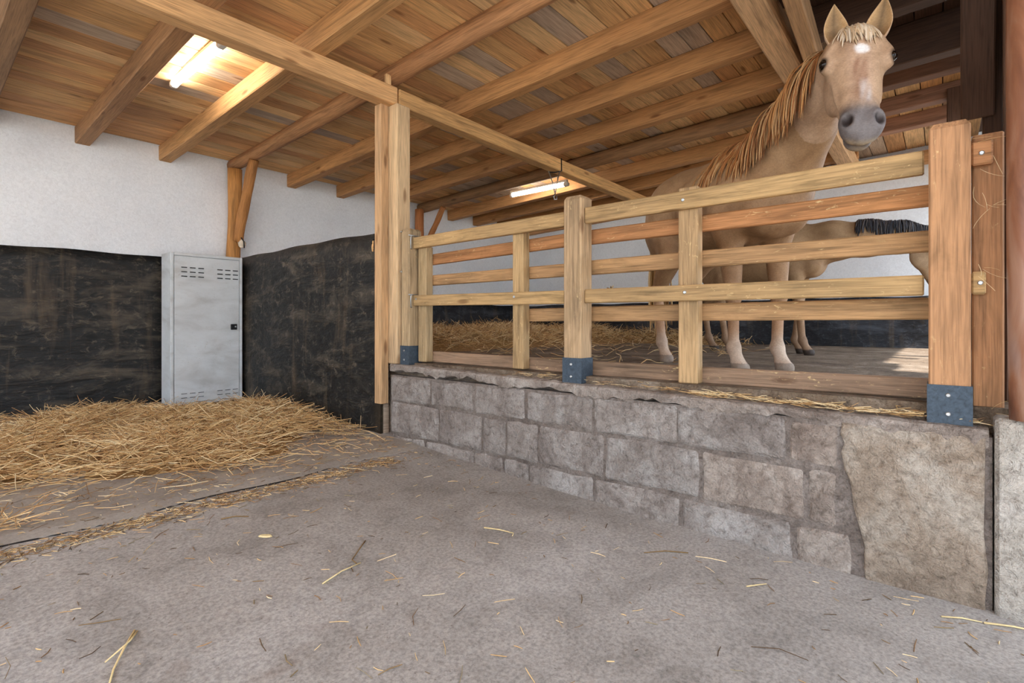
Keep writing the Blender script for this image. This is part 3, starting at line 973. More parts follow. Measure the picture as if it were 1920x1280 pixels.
# stall mat with uneven edge
g = random.Random(9)
V, Fc = [], []
n = 60
for i in range(n + 1):
    xx = -2.9 + (2.64 + 2.9) * i / n
    ye = 3.13 + 0.02 * math.sin(xx * 7) + g.uniform(-0.012, 0.012)
    V += [(xx, ye, fz(ye) - 0.01), (xx, ye + 0.01, fz(ye) + 0.004), (xx, ye + 0.08, fz(ye + 0.08) + 0.016), (xx, 4.2, fz(4.2) + 0.016), (xx, 6.76, fz(6.76) + 0.016), (xx, 6.76, fz(6.76) - 0.01)]
for i in range(n):
    for k in range(5): Fc.append((i * 6 + k, (i + 1) * 6 + k, (i + 1) * 6 + k + 1, i * 6 + k + 1))
me = mesh('stall_mat', V, Fc, MATF)
bm = bmesh.new(); bm.from_mesh(me); bmesh.ops.recalc_face_normals(bm, faces=bm.faces[:]); bm.to_mesh(me); bm.free()
smat = tag(put(bpy.data.objects.new('stall_mat', me)), 'grey-brown stall mat with ragged front edge under the straw', 'mat')


V, Fc = [], []
for i in range(121):
    xx = 0.0 + 2.62 * i / 120
    ye = 3.13 + 0.02 * math.sin(xx * 7)
    w_ = max(0.0004, (0.004 + 0.006 * math.sin(xx * 5.1 + 1) + g.uniform(-0.004, 0.005)) * (xx < 2.2))
    hh_ = 0.006 if w_ > 0.001 else 0.0006
    V += [(xx, ye - w_, fz(ye) + 0.001), (xx, ye, fz(ye) + hh_), (xx, ye + w_, fz(ye) + 0.001)]
for i in range(120):
    for k in range(2): Fc.append((i * 3 + k, (i + 1) * 3 + k, (i + 1) * 3 + k + 1, i * 3 + k + 1))
tag(put(bpy.data.objects.new('rubber_edge', mesh('rubber_edge', V, [f[::-1] for f in Fc], BLACKP)), parent=smat), 'black rubber edge showing along the mat')


def pile_h(x, y):
    """thickness of the straw bed in the stall"""
    e = np.clip((y - (3.42 + 0.02 * x + 0.14 * np.sin(3 * x))) / 0.9, 0, 1)
    r = np.clip((2.95 - x) / 0.5, 0, 1)
    b = 0.28 + 0.72 * np.clip((6.7 - y) / 1.5, 0, 1)
    lump = 0.55 + 0.25 * np.sin(3.3 * x + 1.0) * np.sin(2.9 * y) + 0.2 * np.sin(7.1 * x - 3 * y) + 0.12 * np.sin(13 * x + 11 * y)
    lk = 1 - 0.95 * np.clip(1.6 - 1.6 * np.hypot((x - 2.25) / 0.75, (y - 6.3) / 0.6), 0, 1)
    return 0.085 * e * e * (3 - 2 * e) * r * b * lump * lk


sb = empty('straw_bed', (1.0, 5.2, fz(5.2)), 'loose golden straw bedding spread in front of the locker', 'straw', kind='stuff')
nx, ny = 70, 50
xs = np.linspace(-2.6, 2.63, nx); ys = np.linspace(3.5, 6.74, ny)
XX, YY = np.meshgrid(xs, ys, indexing='ij')
ZZ = pile_h(XX, YY) * 1.1 + np.vectorize(fz)(YY) - 0.012
Vb = np.column_stack([XX.ravel(), YY.ravel(), ZZ.ravel()])
I = np.arange(nx * ny).reshape(nx, ny)
Qb = np.column_stack([I[:-1, :-1].ravel(), I[1:, :-1].ravel(), I[1:, 1:].ravel(), I[:-1, 1:].ravel()])
tag(put(bpy.data.objects.new('bed', fast_mesh('bed', Vb, Qb, STRAWB, True)), parent=sb), kind='stuff')
N = 46000
px = rng.uniform(-2.2, 2.6, N); py = rng.uniform(3.3, 6.72, N)
h = pile_h(px, py)
dens = np.clip(h / 0.04 - 0.12 + 0.35 * np.sin(5 * px + 2 * py) * np.sin(4.3 * py - px), 0, 1) * 0.95 + 0.04
keep = rng.random(N) < dens
# visible wedge gets all, rest thinned
keep &= (px > -0.1) | (rng.random(N) < 0.35)
keep &= ~((px > 1.86) & (py > 6.25))
px, py, h = px[keep], py[keep], h[keep]
n = len(px)
az = rng.uniform(0, 2 * np.pi, n); el = rng.normal(0.06, 0.22, n)
D = np.column_stack([np.cos(az) * np.cos(el), np.sin(az) * np.cos(el), np.sin(el)])
L = rng.uniform(0.07, 0.24, n)
pz = h + np.vectorize(fz)(py) + 0.022 + rng.uniform(0, 0.035, n) * np.clip(h / 0.05, 0.1, 1)
tips = pz + D[:, 2] * L
P = np.column_stack([px, py, pz])
ex = px + D[:, 0] * L; ey = py + D[:, 1] * L
ok = (ex < 2.64) & (ey < 6.74) & ~((ex > 1.84) & (ey > 6.22)) & ~((ex > 1.86) & (py > 6.22))
D[:, 2] = np.where(tips < np.vectorize(fz)(ey) + 0.02 + pile_h(ex, ey) * 0.8, np.abs(D[:, 2]) * 0.3, D[:, 2])
o = straw_obj('straws', P[ok], D[ok], L[ok], rng.uniform(0.003, 0.0052, ok.sum()), rng.normal(0, 0.10, (ok.sum(), 2)), straw_cols(ok.sum(), [0.34, 0.28, 0.14, 0.16, 0.08]), sb)
tag(o, kind='stuff')

# loose bits over the aisle floor
N = 5200
px = rng.uniform(-0.6, 2.62, N); py = rng.uniform(-0.4, 4.1, N)
dn = 0.15 + 0.9 * np.exp(-((py - 3.06) / 0.11) ** 2) + 0.35 * np.clip((py - 2.0) / 1.6, 0, 1) + 0.12 * (px > 2.35)
keep = rng.random(N) < dn * 0.8
px, py = px[keep], py[keep]; n = len(px)
az = rng.uniform(0, 2 * np.pi, n)
D = np.column_stack([np.cos(az), np.sin(az), 0.03 * np.ones(n)])
L = rng.gamma(2.0, 0.016, n) + 0.008
px = np.concatenate([px, rng.uniform(0.0, 2.3, 1500), rng.uniform(-0.2, 2.5, 700)])
py = np.concatenate([py, 3.03 + rng.normal(0, 0.05, 1500), rng.uniform(3.2, 3.8, 700)]); n = len(px)
az = rng.uniform(0, 2 * np.pi, n)
D = np.column_stack([np.cos(az), np.sin(az), 0.03 * np.ones(n)])
L = rng.gamma(2.0, 0.016, n) + 0.008
onmat = py > 3.14
P = np.column_stack([px, py, np.vectorize(fz)(py) + 0.0015 + 0.016 * onmat])
keep = (px + D[:, 0] * L < 2.65)
D[:, 2] = np.where(D[:, 1] > 0, 0.075 * D[:, 1], 0.02)
n = keep.sum()
o = straw_obj('straw_litter', P[keep], D[keep], L[keep], rng.uniform(0.002, 0.0042, n), rng.normal(0, 0.12, (n, 2)) * [1, 0.2], straw_cols(n, [0.22, 0.18, 0.2, 0.15, 0.25]) * rng.choice([1.0, 0.35], (n, 1), p=[0.7, 0.3]))
tag(o, 'scattered short straw litter on the concrete floor', 'straw', kind='stuff')

# straw on top of the low wall along the fence foot
N = 900
py = np.concatenate([rng.uniform(0.06, 1.0, 600), rng.uniform(1.0, 2.3, 220), rng.uniform(-0.15, 0.0, 80)])
px = rng.uniform(2.70, 2.86, N)
dn = np.concatenate([np.ones(600), 0.7 * np.ones(220), 0.8 * np.ones(80)])
inpost = ((py > -0.10) & (py < 0.05)) | ((py > 1.69) & (py < 1.84)) | ((py > 1.0) & (py < 1.13) & (px > 2.76)) | ((py > 2.2) & (py < 2.32) & (px > 2.76))
keep = (rng.random(N) < dn) & ~inpost
px, py = px[keep], py[keep]; n = len(px)
az = rng.normal(np.pi / 2, 0.7, n) + np.pi * (rng.random(n) < 0.5)
D = np.column_stack([np.cos(az) * 0.6, np.sin(az), rng.normal(0.05, 0.08, n)]); D /= np.linalg.norm(D, axis=1, keepdims=True)
L = rng.uniform(0.03, 0.12, n)
L = np.where((py < 0.2) & (py > 0) & (D[:, 1] < 0), np.minimum(L, py - 0.045), L); L = np.clip(L, 0.008, 1)
P = np.column_stack([px, py, ztop(py) + 0.006 + rng.uniform(0, 0.022, n)])
keep = (px + D[:, 0] * L > 2.665)
o = straw_obj('straw_wisps', P[keep], D[keep], L[keep], rng.uniform(0.0022, 0.004, keep.sum()), rng.normal(0, 0.14, (keep.sum(), 2)), straw_cols(keep.sum(), [0.3, 0.15, 0.4, 0.1, 0.05]))
tag(o, 'pale straw wisps lying along the fence foot on the low wall', 'straw', kind='stuff')

# hay strands caught on the fence end piece
n = 16
P = np.column_stack([rng.uniform(2.715, 2.733, n), rng.uniform(-0.17, -0.10, n), rng.choice([1.30, 1.30, 1.72, 1.82, 0.76, 1.55], n) + rng.uniform(-0.02, 0.03, n)])
D = np.column_stack([rng.uniform(-0.15, 0.0, n), rng.uniform(-1, 0.3, n), rng.uniform(-0.6, 0.5, n)]); D /= np.linalg.norm(D, axis=1, keepdims=True)
o = straw_obj('hay_wisps', P, D, rng.uniform(0.04, 0.12, n), np.full(n, 0.0016), rng.normal(0, 0.14, (n, 2)), straw_cols(n, [0.3, 0.05, 0.6, 0.05, 0.0]), None, 5)
tag(o, 'thin pale hay strands caught on the fence end beside the red pole', 'hay', kind='stuff')

# straw bank in the pen
def pen_h(x, y):
    e = np.clip((y - (4.4 - 0.12 * (x - 3) + 0.1 * np.sin(4 * x))) / 0.9, 0, 1)
    e2 = np.clip((x - 7.5) / 0.9, 0, 1) * np.clip((y - 2.0) / 1.5, 0, 1)
    m = np.maximum(e, e2)
    return 0.26 * m * m * (3 - 2 * m) * (0.72 + 0.2 * np.sin(2.7 * x) * np.sin(3.1 * y) + 0.1 * np.sin(8 * x + 5 * y)) * np.clip((8.45 - x) / 0.3, 0.3, 1)


pb = empty('pen_straw', (5.5, 5.6, PEN), 'deep golden straw bank along the pen back wall behind the fence', 'straw', kind='stuff')
nx, ny = 80, 70
xs = np.linspace(2.9, 8.42, nx); ys = np.linspace(1.6, 6.74, ny)
XX, YY = np.meshgrid(xs, ys, indexing='ij')
ZZ = PEN + pen_h(XX, YY) - 0.004
Vb = np.column_stack([XX.ravel(), YY.ravel(), ZZ.ravel()])
I = np.arange(nx * ny).reshape(nx, ny)
Qb = np.column_stack([I[:-1, :-1].ravel(), I[1:, :-1].ravel(), I[1:, 1:].ravel(), I[:-1, 1:].ravel()])
tag(put(bpy.data.objects.new('bed', fast_mesh('bed', Vb, Qb, STRAWB, True)), parent=pb), kind='stuff')
N = 26000
px = rng.uniform(2.95, 8.35, N); py = rng.uniform(1.6, 6.65, N)
h = pen_h(px, py)
keep = rng.random(N) < np.clip(h / 0.1, 0, 1) * 0.9 + 0.02
px, py, h = px[keep], py[keep], h[keep]; n = len(px)
az = rng.uniform(0, 2 * np.pi, n); el = rng.normal(0.15, 0.3, n)
D = np.column_stack([np.cos(az) * np.cos(el), np.sin(az) * np.cos(el), np.sin(el)])
L = rng.uniform(0.08, 0.22, n)
P = np.column_stack([px, py, PEN + h + rng.uniform(0.0, 0.05, n) * np.clip(h / 0.1, 0.1, 1) + 0.004])
ex = px + D[:, 0] * L; ey = py + D[:, 1] * L
D[:, 2] = np.where(P[:, 2] + D[:, 2] * L < PEN + pen_h(ex, ey), np.abs(D[:, 2]), D[:, 2])
ok = (ex < 8.42) & (ey < 6.74) & (ex > 2.92)
o = straw_obj('straws', P[ok], D[ok], L[ok], rng.uniform(0.004, 0.008, ok.sum()), rng.normal(0, 0.12, (ok.sum(), 2)), straw_cols(ok.sum(), [0.34, 0.34, 0.14, 0.13, 0.05]), pb)
tag(o, kind='stuff')

# single stalks one can point at
STALKP = plain('single stalk pale', s2l(226, 204, 152), 0.6)
STALKB = plain('single stalk brown', s2l(132, 104, 66), 0.7)


def stalk(pts, r, mat, label, cat='straw'):
    pp = [(x, y, fz(y) + 0.004 + dz) for x, y, dz in pts]
    o = tube('straw_stalk', pp, r, mat, None, 5, 0.7)
    tag(o, label, cat, 'single straw stalks on the floor')


stalk([(1.435, 2.103, 0), (1.36, 2.04, 0.006), (1.289, 1.989, 0), (1.28, 1.94, 0.004)], 0.0032, STALKB, 'brown forked twig in the middle of the floor')
stalk([(1.10, 1.905, 0), (1.20, 1.93, 0.004), (1.30, 1.94, 0)], 0.0035, STALKP, 'pale straw stalk lying against the forked brown twig')
stalk([(1.937, 1.800, 0), (1.965, 1.72, 0.005), (1.993, 1.650, 0), (1.965, 1.635, 0)], 0.0036, STALKP, 'pale hooked straw stalk at the middle of the floor near the block wall')
stalk([(0.52, 2.09, 0), (0.47, 2.0, 0.006), (0.425, 1.92, 0), (0.38, 1.80, 0)], 0.0038, STALKP, 'long yellow straw stalk at the lower left edge')
stalk([(0.525, 2.08, 0), (0.49, 2.02, 0.01), (0.415, 1.97, 0.002)], 0.0032, STALKP, 'short yellow straw stalk crossing the long one at lower left')
stalk([(2.548, -0.120, 0), (2.575, -0.20, 0.004), (2.60, -0.30, 0)], 0.0038, STALKP, 'yellow straw stalk at the lower right corner by the pier')
stalk([(2.50, -0.00, 0), (2.53, -0.06, 0.003), (2.548, -0.115, 0)], 0.003, STALKP, 'pale straw stalk at the foot of the block wall near the pier')
stalk([(2.252, 0.617, 0), (2.29, 0.585, 0.003), (2.33, 0.56, 0)], 0.003, STALKP, 'small white straw stalk lying right of the floor centre')
stalk([(2.389, 0.914, 0), (2.33, 1.0, 0.003), (2.25, 1.07, 0)], 0.0028, STALKB, 'thin brown bent stalk below the middle blocks')
stalk([(1.06, 2.80, 0), (1.12, 2.78, 0.003), (1.17, 2.74, 0)], 0.0034, STALKB, 'brown stalk lying left of the wood chip')
chip = empty('wood_chip', (1.135, 2.464, fz(2.464)), 'single pale wood chip on the grey floor', 'wood chip')
V = [(0.035 * math.cos(a) * (1.2 if math.cos(a) > 0 else 0.8), 0.014 * math.sin(a), 0.0) for a in np.linspace(0, 2 * math.pi, 11)[:-1]]
V += [(x * 0.8, y * 0.75, 0.007) for x, y, _ in V]
Fc = [(k, (k + 1) % 10, 10 + (k + 1) % 10, 10 + k) for k in range(10)] + [tuple(range(10, 20)), tuple(range(10))[::-1]]
put(bpy.data.objects.new('chip', mesh('chip', V, Fc, STALKP)), Matrix.Translation((1.135, 2.464, fz(2.464) + 0.002)) @ Matrix.Rotation(2.2, 4, 'Z'), chip)

# small dried clump on the pen wall
V, Fc = [], []
cg = random.Random(4)
kb = empty('dried_bunch', (8.38, 4.66, 1.7), 'small dried yellow bunch fixed to the pen back wall', 'bunch')
for k in range(26):
    a = cg.uniform(0, 6.28); b = cg.uniform(-0.4, 1.2)
    d = Vector((-abs(math.cos(a) * math.cos(b)), math.sin(a) * math.cos(b), math.sin(b)))
    tube('sprig', [(8.43, 4.66, 1.68), Vector((8.43, 4.66, 1.68)) + d * 0.06, Vector((8.43, 4.66, 1.68)) + d * cg.uniform(0.09, 0.13) + Vector((0, 0, -0.02))], 0.014, STALKP if k % 2 else STALKB, kb, 5, 0.6)


#HORSES
# ------------------------------------------------------------------ horses
class SDF:
    """smooth-blended body built from tapered limbs and ellipsoids, then meshed once"""
    def __init__(self): self.p = []

    def cone(self, a, b, ra, rb, k=0.05, sq=None, op=1):
        self.p.append(('c', np.array(a, float), np.array(b, float), ra, rb, k, sq, op)); return self

    def ell(self, c, r, k=0.04, axes=None, op=1):
        self.p.append(('e', np.array(c, float), np.array(r, float), np.eye(3) if axes is None else np.array(axes, float), None, k, None, op)); return self

    def one(self, q, P):
        if q[0] == 'c':
            _, a, b, ra, rb, k, sq, op = q
            X = P - a
            B = b - a
            if sq is not None:
                n = np.array(sq[0], float); f = 1 / sq[1] - 1
                X = X + np.outer(X @ n, n) * f
                B = B + n * (B @ n) * f
            h = np.clip((X @ B) / (B @ B), 0, 1)
            e = np.linalg.norm(X - h[:, None] * B, axis=1) - (ra + (rb - ra) * h)
            if sq is not None: e = e * (0.5 + 0.5 * sq[1])
            return e
        _, c, r, A, _, k, _, op = q
        X = (P - c) @ A.T
        k0 = np.linalg.norm(X / r, axis=1); k1 = np.linalg.norm(X / (r * r), axis=1)
        return k0 * (k0 - 1.0) / np.maximum(k1, 1e-9)

    def ev(self, P, sel=None):
        d = np.full(len(P), 10.0)
        for i, q in enumerate(self.p):
            if sel is not None and not sel[i]: continue
            e = self.one(q, P); k = q[5]
            if q[7] > 0:
                h = np.clip(0.5 + 0.5 * (d - e) / k, 0, 1)
                d = d * (1 - h) + e * h - k * h * (1 - h)
            else:
                h = np.clip(0.5 - 0.5 * (d + e) / k, 0, 1)
                d = d * (1 - h) - e * h + k * h * (1 - h)
        return d

    def grad(self, P, e=0.004):
        g = np.column_stack([self.ev(P + np.eye(3)[i] * e) - self.ev(P - np.eye(3)[i] * e) for i in range(3)])
        return g / np.maximum(np.linalg.norm(g, axis=1, keepdims=True), 1e-9)

    def mesh(self, lo, hi, res):
        lo = np.array(lo, float); B = 8
        nb = np.ceil((np.array(hi) - lo) / (res * B)).astype(int)
        bi = np.stack(np.meshgrid(*[np.arange(n) for n in nb], indexing='ij'), -1).reshape(-1, 3)
        cen = lo + (bi + 0.5) * B * res
        E1 = np.column_stack([self.one(q, cen) for q in self.p])
        dc = self.ev(cen)
        keep = np.abs(dc) < B * res * 1.35
        D = np.full(tuple(nb * B + 1), 1.0, np.float32)
        # sign for far inside blocks
        inside = (dc < 0) & ~keep
        for (a, b, c) in bi[inside] * B: D[a:a + B + 1, b:b + B + 1, c:c + B + 1] = -1.0
        sub = np.stack(np.meshgrid(*[np.arange(B + 1)] * 3, indexing='ij'), -1).reshape(-1, 3)
        kb = bi[keep] * B
        kk = np.array([q[5] for q in self.p])
        sel = E1[keep] < (np.maximum(dc[keep], 0) + 2.6 * B * res)[:, None] + kk
        for j in range(len(kb)):
            idx = kb[j] + sub
            D[idx[:, 0], idx[:, 1], idx[:, 2]] = self.ev(lo + idx * res, sel[j])
        S = D < 0
        n0, n1, n2 = S.shape
        cnt = np.zeros((n0 - 1, n1 - 1, n2 - 1), np.int8)
        for a in (0, 1):
            for b in (0, 1):
                for c in (0, 1): cnt += S[a:n0 - 1 + a, b:n1 - 1 + b, c:n2 - 1 + c]
        cell = np.argwhere((cnt > 0) & (cnt < 8))
        vid = np.full(cnt.shape, -1, np.int32); vid[tuple(cell.T)] = np.arange(len(cell))
        acc = np.zeros((len(cell), 3)); num = np.zeros(len(cell))
        cor = [(a, b, c) for a in (0, 1) for b in (0, 1) for c in (0, 1)]
        val = {q: D[cell[:, 0] + q[0], cell[:, 1] + q[1], cell[:, 2] + q[2]] for q in cor}
        for q in cor:
            for ax in range(3):
                if q[ax] == 1: continue
                r = list(q); r[ax] = 1; r = tuple(r)
                v0, v1 = val[q], val[r]
                m = (v0 < 0) != (v1 < 0)
                t = np.where(m, v0 / np.where(m, v0 - v1, 1), 0)
                p = np.tile(np.array(q, float), (len(cell), 1)); p[:, ax] = t
                acc[m] += p[m]; num[m] += 1
        V = lo + (cell + acc / num[:, None]) * res
        Q = []
        for ax in range(3):
            sl0 = [slice(None)] * 3; sl1 = [slice(None)] * 3
            sl0[ax] = slice(0, -1); sl1[ax] = slice(1, None)
            s0, s1 = S[tuple(sl0)], S[tuple(sl1)]
            e = np.argwhere(s0 != s1)
            u, v = (ax + 1) % 3, (ax + 2) % 3
            e = e[(e[:, u] > 0) & (e[:, v] > 0) & (e[:, u] < S.shape[u] - 1) & (e[:, v] < S.shape[v] - 1)]
            du = np.zeros(3, int); du[u] = 1
            dv = np.zeros(3, int); dv[v] = 1
            q = [vid[tuple((e - du - dv).T)], vid[tuple((e - dv).T)], vid[tuple(e.T)], vid[tuple((e - du).T)]]
            q = np.column_stack(q)
            flip = ~s0[tuple(e.T)]
            q[flip] = q[flip][:, ::-1]
            Q.append(q)
        Q = np.concatenate(Q)
        Q = Q[(Q >= 0).all(1)]
        return V, Q


def nrm(v):
    v = np.array(v, float); return v / np.linalg.norm(v)


def hair(name, roots, dirs, length, sdf, cols, width, parent, mw, steps=9, grav=0.5, lift=0.006, sway=0.06, seed=0):
    """strands that follow the body surface under gravity (local frame of the horse)"""
    g = np.random.default_rng(seed)
    n = len(roots)
    P = np.array(roots, float); D = np.array(dirs, float)
    pts = [P.copy()]
    st = np.asarray(length) / steps
    lf = lift * g.uniform(0.4, 2.2, n)
    for i in range(steps):
        D = D + np.array([0, 0, -grav]) + g.normal(0, sway, (n, 3))
        D /= np.linalg.norm(D, axis=1, keepdims=True)
        P = P + D * st[:, None]
        d = sdf.ev(P); G_ = sdf.grad(P)
        push = np.clip(lf - d, 0, 0.05)
        P = P + G_ * push[:, None]
        D = D - G_ * np.minimum((D * G_).sum(1), 0)[:, None] * (d < 0.03)[:, None]
        pts.append(P.copy())
    pts = np.stack(pts, 1)                      # n, s+1, 3
    s1 = steps + 1
    V = np.zeros((n, s1, 3, 3))
    w = np.asarray(width) if np.ndim(width) else np.full(n, width)
    for i in range(s1):
        d = pts[:, min(i + 1, steps)] - pts[:, max(i - 1, 0)]
        d /= np.maximum(np.linalg.norm(d, axis=1, keepdims=True), 1e-9)
        G_ = sdf.grad(pts[:, i])
        S = np.cross(d, G_); S /= np.maximum(np.linalg.norm(S, axis=1, keepdims=True), 1e-6)
        Nn = np.cross(S, d)
        t = i / steps
        ww = (w * (0.35 + 1.0 * math.sin(math.pi * min(1, 0.25 + 0.62 * t))) * (1 if i < steps else 0.3))[:, None]
        V[:, i, 0] = pts[:, i] + S * ww * 0.5; V[:, i, 1] = pts[:, i] - S * ww * 0.5; V[:, i, 2] = pts[:, i] + Nn * ww * 0.4
    base = np.arange(n) * s1 * 3
    Q = []
    for i in range(steps):
        for k in range(3):
            a = i * 3 + k; b = i * 3 + (k + 1) % 3
            Q.append(np.column_stack([base + a, base + b, base + b + 3, base + a + 3]))
    me = fast_mesh(name, V.reshape(-1, 3), np.concatenate(Q), HAIR, True, np.repeat(cols, s1 * 3, axis=0))
    return put(bpy.data.objects.new(name, me), mw, parent)


def sm(x, a, b):
    t = np.clip((x - a) / (b - a), 0, 1); return t * t * (3 - 2 * t)


def make_horse(cfg):
    fw = nrm([cfg['fwd'][0], cfg['fwd'][1], 0]); lf = np.array([-fw[1], fw[0], 0]); up = np.array([0, 0, 1.0])
    O = np.array([*cfg['O'], PEN])
    R = np.column_stack([fw, lf, up])                     # local -> world
    toL = lambda p: (np.array(p, float) - O) @ R
    mw = Matrix.Translation(O) @ Matrix(R.tolist()).to_4x4()
    root = bpy.data.objects.new('horse', None); root.empty_display_size = 0.2
    put(root, Matrix.Translation(O))
    tag(root, cfg['label'], 'horse', 'horses in the pen')
    s = cfg['s']                                          # size
    S = SDF()
    A = lambda u, v, w: np.array([u, v, w]) * s
    # trunk
    S.ell(A(0.02, 0, 1.13), A(0.50, 0.285, 0.315), 0.06)
    S.ell(A(-0.36, 0, 1.20), A(0.33, 0.27, 0.30), 0.08)
    S.ell(A(0.33, 0, 1.16), A(0.26, 0.235, 0.33), 0.08)
    S.cone(A(-0.42, 0, 1.40), A(0.30, 0, 1.385), 0.11 * s, 0.085 * s, 0.10)
    S.ell(A(0.26, 0, 1.41), A(0.20, 0.06, 0.085), 0.08)
    S.ell(A(0.53, 0, 1.09), A(0.18, 0.21, 0.24), 0.07)
    for q in (-1, 1):
        S.ell(A(0.55, 0.11 * q, 1.04), A(0.14, 0.12, 0.17), 0.045)      # breast
        S.ell(A(0.36, 0.17 * q, 1.10), A(0.17, 0.09, 0.26), 0.06)      # shoulder
        S.ell(A(-0.44, 0.14 * q, 1.16), A(0.23, 0.15, 0.28), 0.07)     # haunch
        S.ell(A(-0.56, 0.11 * q, 1.06), A(0.13, 0.12, 0.22), 0.06)     # buttock
    # legs
    for q, (fu, hu) in ((-1, cfg['legR']), (1, cfg['legL'])):
        fv = cfg.get('fv', 0.135) * q; hv = 0.14 * q
        fu0, fu1 = fu; hu1 = hu
        el, kn, ft, hf = A(fu0, fv * 1.05, 0.92), A(fu0 + 0.5 * (fu1 - fu0) + 0.015, fv, 0.50), A(fu1, fv * 0.97, 0.155), A(fu1 + 0.045, fv * 0.97, 0.055)
        S.cone(A(fu0 - 0.02, fv * 1.1, 1.02), el, 0.12 * s, 0.095 * s, 0.06)
        S.cone(el, kn, 0.088 * s, 0.050 * s, 0.04)
        S.ell(kn + A(0.008, 0, 0.0), A(0.050, 0.050, 0.068), 0.025)
        S.cone(kn, ft, 0.036 * s, 0.032 * s, 0.025)
        S.cone(kn - A(0.022, 0, 0.08), ft - A(0.022, 0, -0.02), 0.018 * s, 0.02 * s, 0.015)
        S.ell(ft, A(0.045, 0.043, 0.05), 0.025)
        S.cone(ft, hf, 0.036 * s, 0.042 * s, 0.02)
        S.cone(hf, A(fu1 + 0.062, fv * 0.97, 0.028), 0.046 * s, 0.058 * s, 0.012)
        st, hk, hft, hhf = A(-0.33, hv * 1.1, 0.88), A(hu1 - 0.10, hv, 0.575), A(hu1 - 0.035, hv, 0.165), A(hu1 + 0.02, hv, 0.055)
        S.cone(A(-0.42, hv, 1.08), st, 0.17 * s, 0.12 * s, 0.07)
        S.cone(A(-0.52, hv, 1.0), A(-0.50, hv, 0.82), 0.12 * s, 0.075 * s, 0.07)
        S.cone(st, hk, 0.105 * s, 0.048 * s, 0.05)
        S.ell(hk, A(0.058, 0.045, 0.068), 0.025)
        S.ell(hk + A(-0.045, 0, 0.035), A(0.022, 0.024, 0.04), 0.025)
        S.cone(hk, hft, 0.041 * s, 0.034 * s, 0.025)
        S.ell(hft, A(0.047, 0.044, 0.052), 0.025)
        S.cone(hft, hhf, 0.036 * s, 0.042 * s, 0.02)
        S.cone(hhf, A(hu1 + 0.04, hv, 0.028), 0.046 * s, 0.056 * s, 0.012)
    # neck
    NK = [(toL(p), r, sq) for p, r, sq in cfg['neck']]
    for (a, ra, q1), (b, rb, q2) in zip(NK, NK[1:]):
        ax = nrm(b - a)
        n = nrm(np.cross(ax, [0, 0, 1.0]))
        S.cone(a, b, ra, rb, 0.07, (n, (q1 + q2) / 2))
    # head frame
    hp = toL(cfg['poll']); nose = toL(cfg['nose'])
    a = nrm(nose - hp); HL = np.linalg.norm(nose - hp)
    nv = R.T @ np.array(cfg['face'], float)
    n = nrm(nv - a * (nv @ a)); l = nrm(np.cross(a, n))
    if l @ (R.T @ np.array(cfg['leftdir'], float)) < 0: l = -l
    hs = HL / 0.66; wsc = cfg.get('hw', 1.0)
    Hp = lambda t, ll, nn: hp + a * t * hs + l * ll * hs * wsc + n * nn * hs
    AX = np.array([a, l, n])
    E_ = lambda t, ll, nn, r, k=0.03, op=1: S.ell(Hp(t, ll, nn), np.array([r[0] * hs, r[1] * hs * wsc, r[2] * hs]), k, AX, op)
    E_(0.06, 0, -0.06, (0.12, 0.092, 0.105), 0.05)
    E_(0.17, 0, -0.045, (0.155, 0.105, 0.085), 0.05)
    S.cone(Hp(0.14, 0, -0.035), Hp(0.50, 0, -0.035), 0.072 * hs, 0.046 * hs, 0.035, (l, 1.0 * wsc))
    E_(0.30, 0, -0.05, (0.21, 0.074, 0.066), 0.035)
    for q in (-1, 1):
        E_(0.185, 0.098 * q, -0.022, (0.056, 0.030, 0.038), 0.022)          # orbit
        E_(0.160, 0.092 * q, 0.004, (0.046, 0.022, 0.018), 0.018)         # brow
        E_(0.22, 0.056 * q, -0.155, (0.135, 0.036, 0.105), 0.04)           # jowl
        E_(0.30, 0.070 * q, -0.050, (0.13, 0.012, 0.016), 0.014)           # face crest
        E_(0.10, 0.062 * q, -0.02, (0.06, 0.040, 0.05), 0.03)              # ear base
        E_(0.572, 0.043 * q, -0.018, (0.058, 0.030, 0.046), 0.022)          # nostril rim
    S.cone(Hp(0.27, 0, -0.165), Hp(0.57, 0, -0.10), 0.058 * hs, 0.036 * hs, 0.04, (l, 1.1 * wsc))
    E_(0.50, 0, -0.042, (0.15, 0.058, 0.056), 0.04)
    E_(0.605, 0, -0.048, (0.060, 0.056, 0.052), 0.03)                      # upper lip
    E_(0.590, 0, -0.110, (0.058, 0.046, 0.034), 0.016)                      # lower lip / chin
    for q in (-1, 1):
        E_(0.580, 0.052 * q, 0.014, (0.034, 0.017, 0.026), 0.012, -1)      # nostril
        E_(0.192, 0.124 * q, -0.010, (0.026, 0.018, 0.019), 0.008, -1)     # eye socket
        E_(0.135, 0.075 * q, 0.044, (0.035, 0.018, 0.016), 0.025, -1)      # hollow above eye
    S.cone(Hp(0.652, -0.05, -0.086), Hp(0.652, 0.05, -0.086), 0.012 * hs, 0.012 * hs, 0.012, None, -1)   # mouth line
    for q in (-1, 1): S.cone(Hp(0.64, 0.06 * q, -0.088), Hp(0.55, 0.066 * q, -0.088), 0.005 * hs, 0.004 * hs, 0.01, None, -1)
    allp = np.array([x[1] for x in S.p if x[0] == 'e'] + [x[1] for x in S.p if x[0] == 'c'] + [x[2] for x in S.p if x[0] == 'c'])
    lo = np.minimum(allp.min(0) - 0.32, [-9, -9, -0.02 / 1]); lo = np.array([allp[:, 0].min() - 0.4, allp[:, 1].min() - 0.3, -0.03])
    hi = allp.max(0) + 0.35
    V, Q = S.mesh(lo, hi, cfg['res'])
    V[:, 2] = np.maximum(V[:, 2], 0.0)
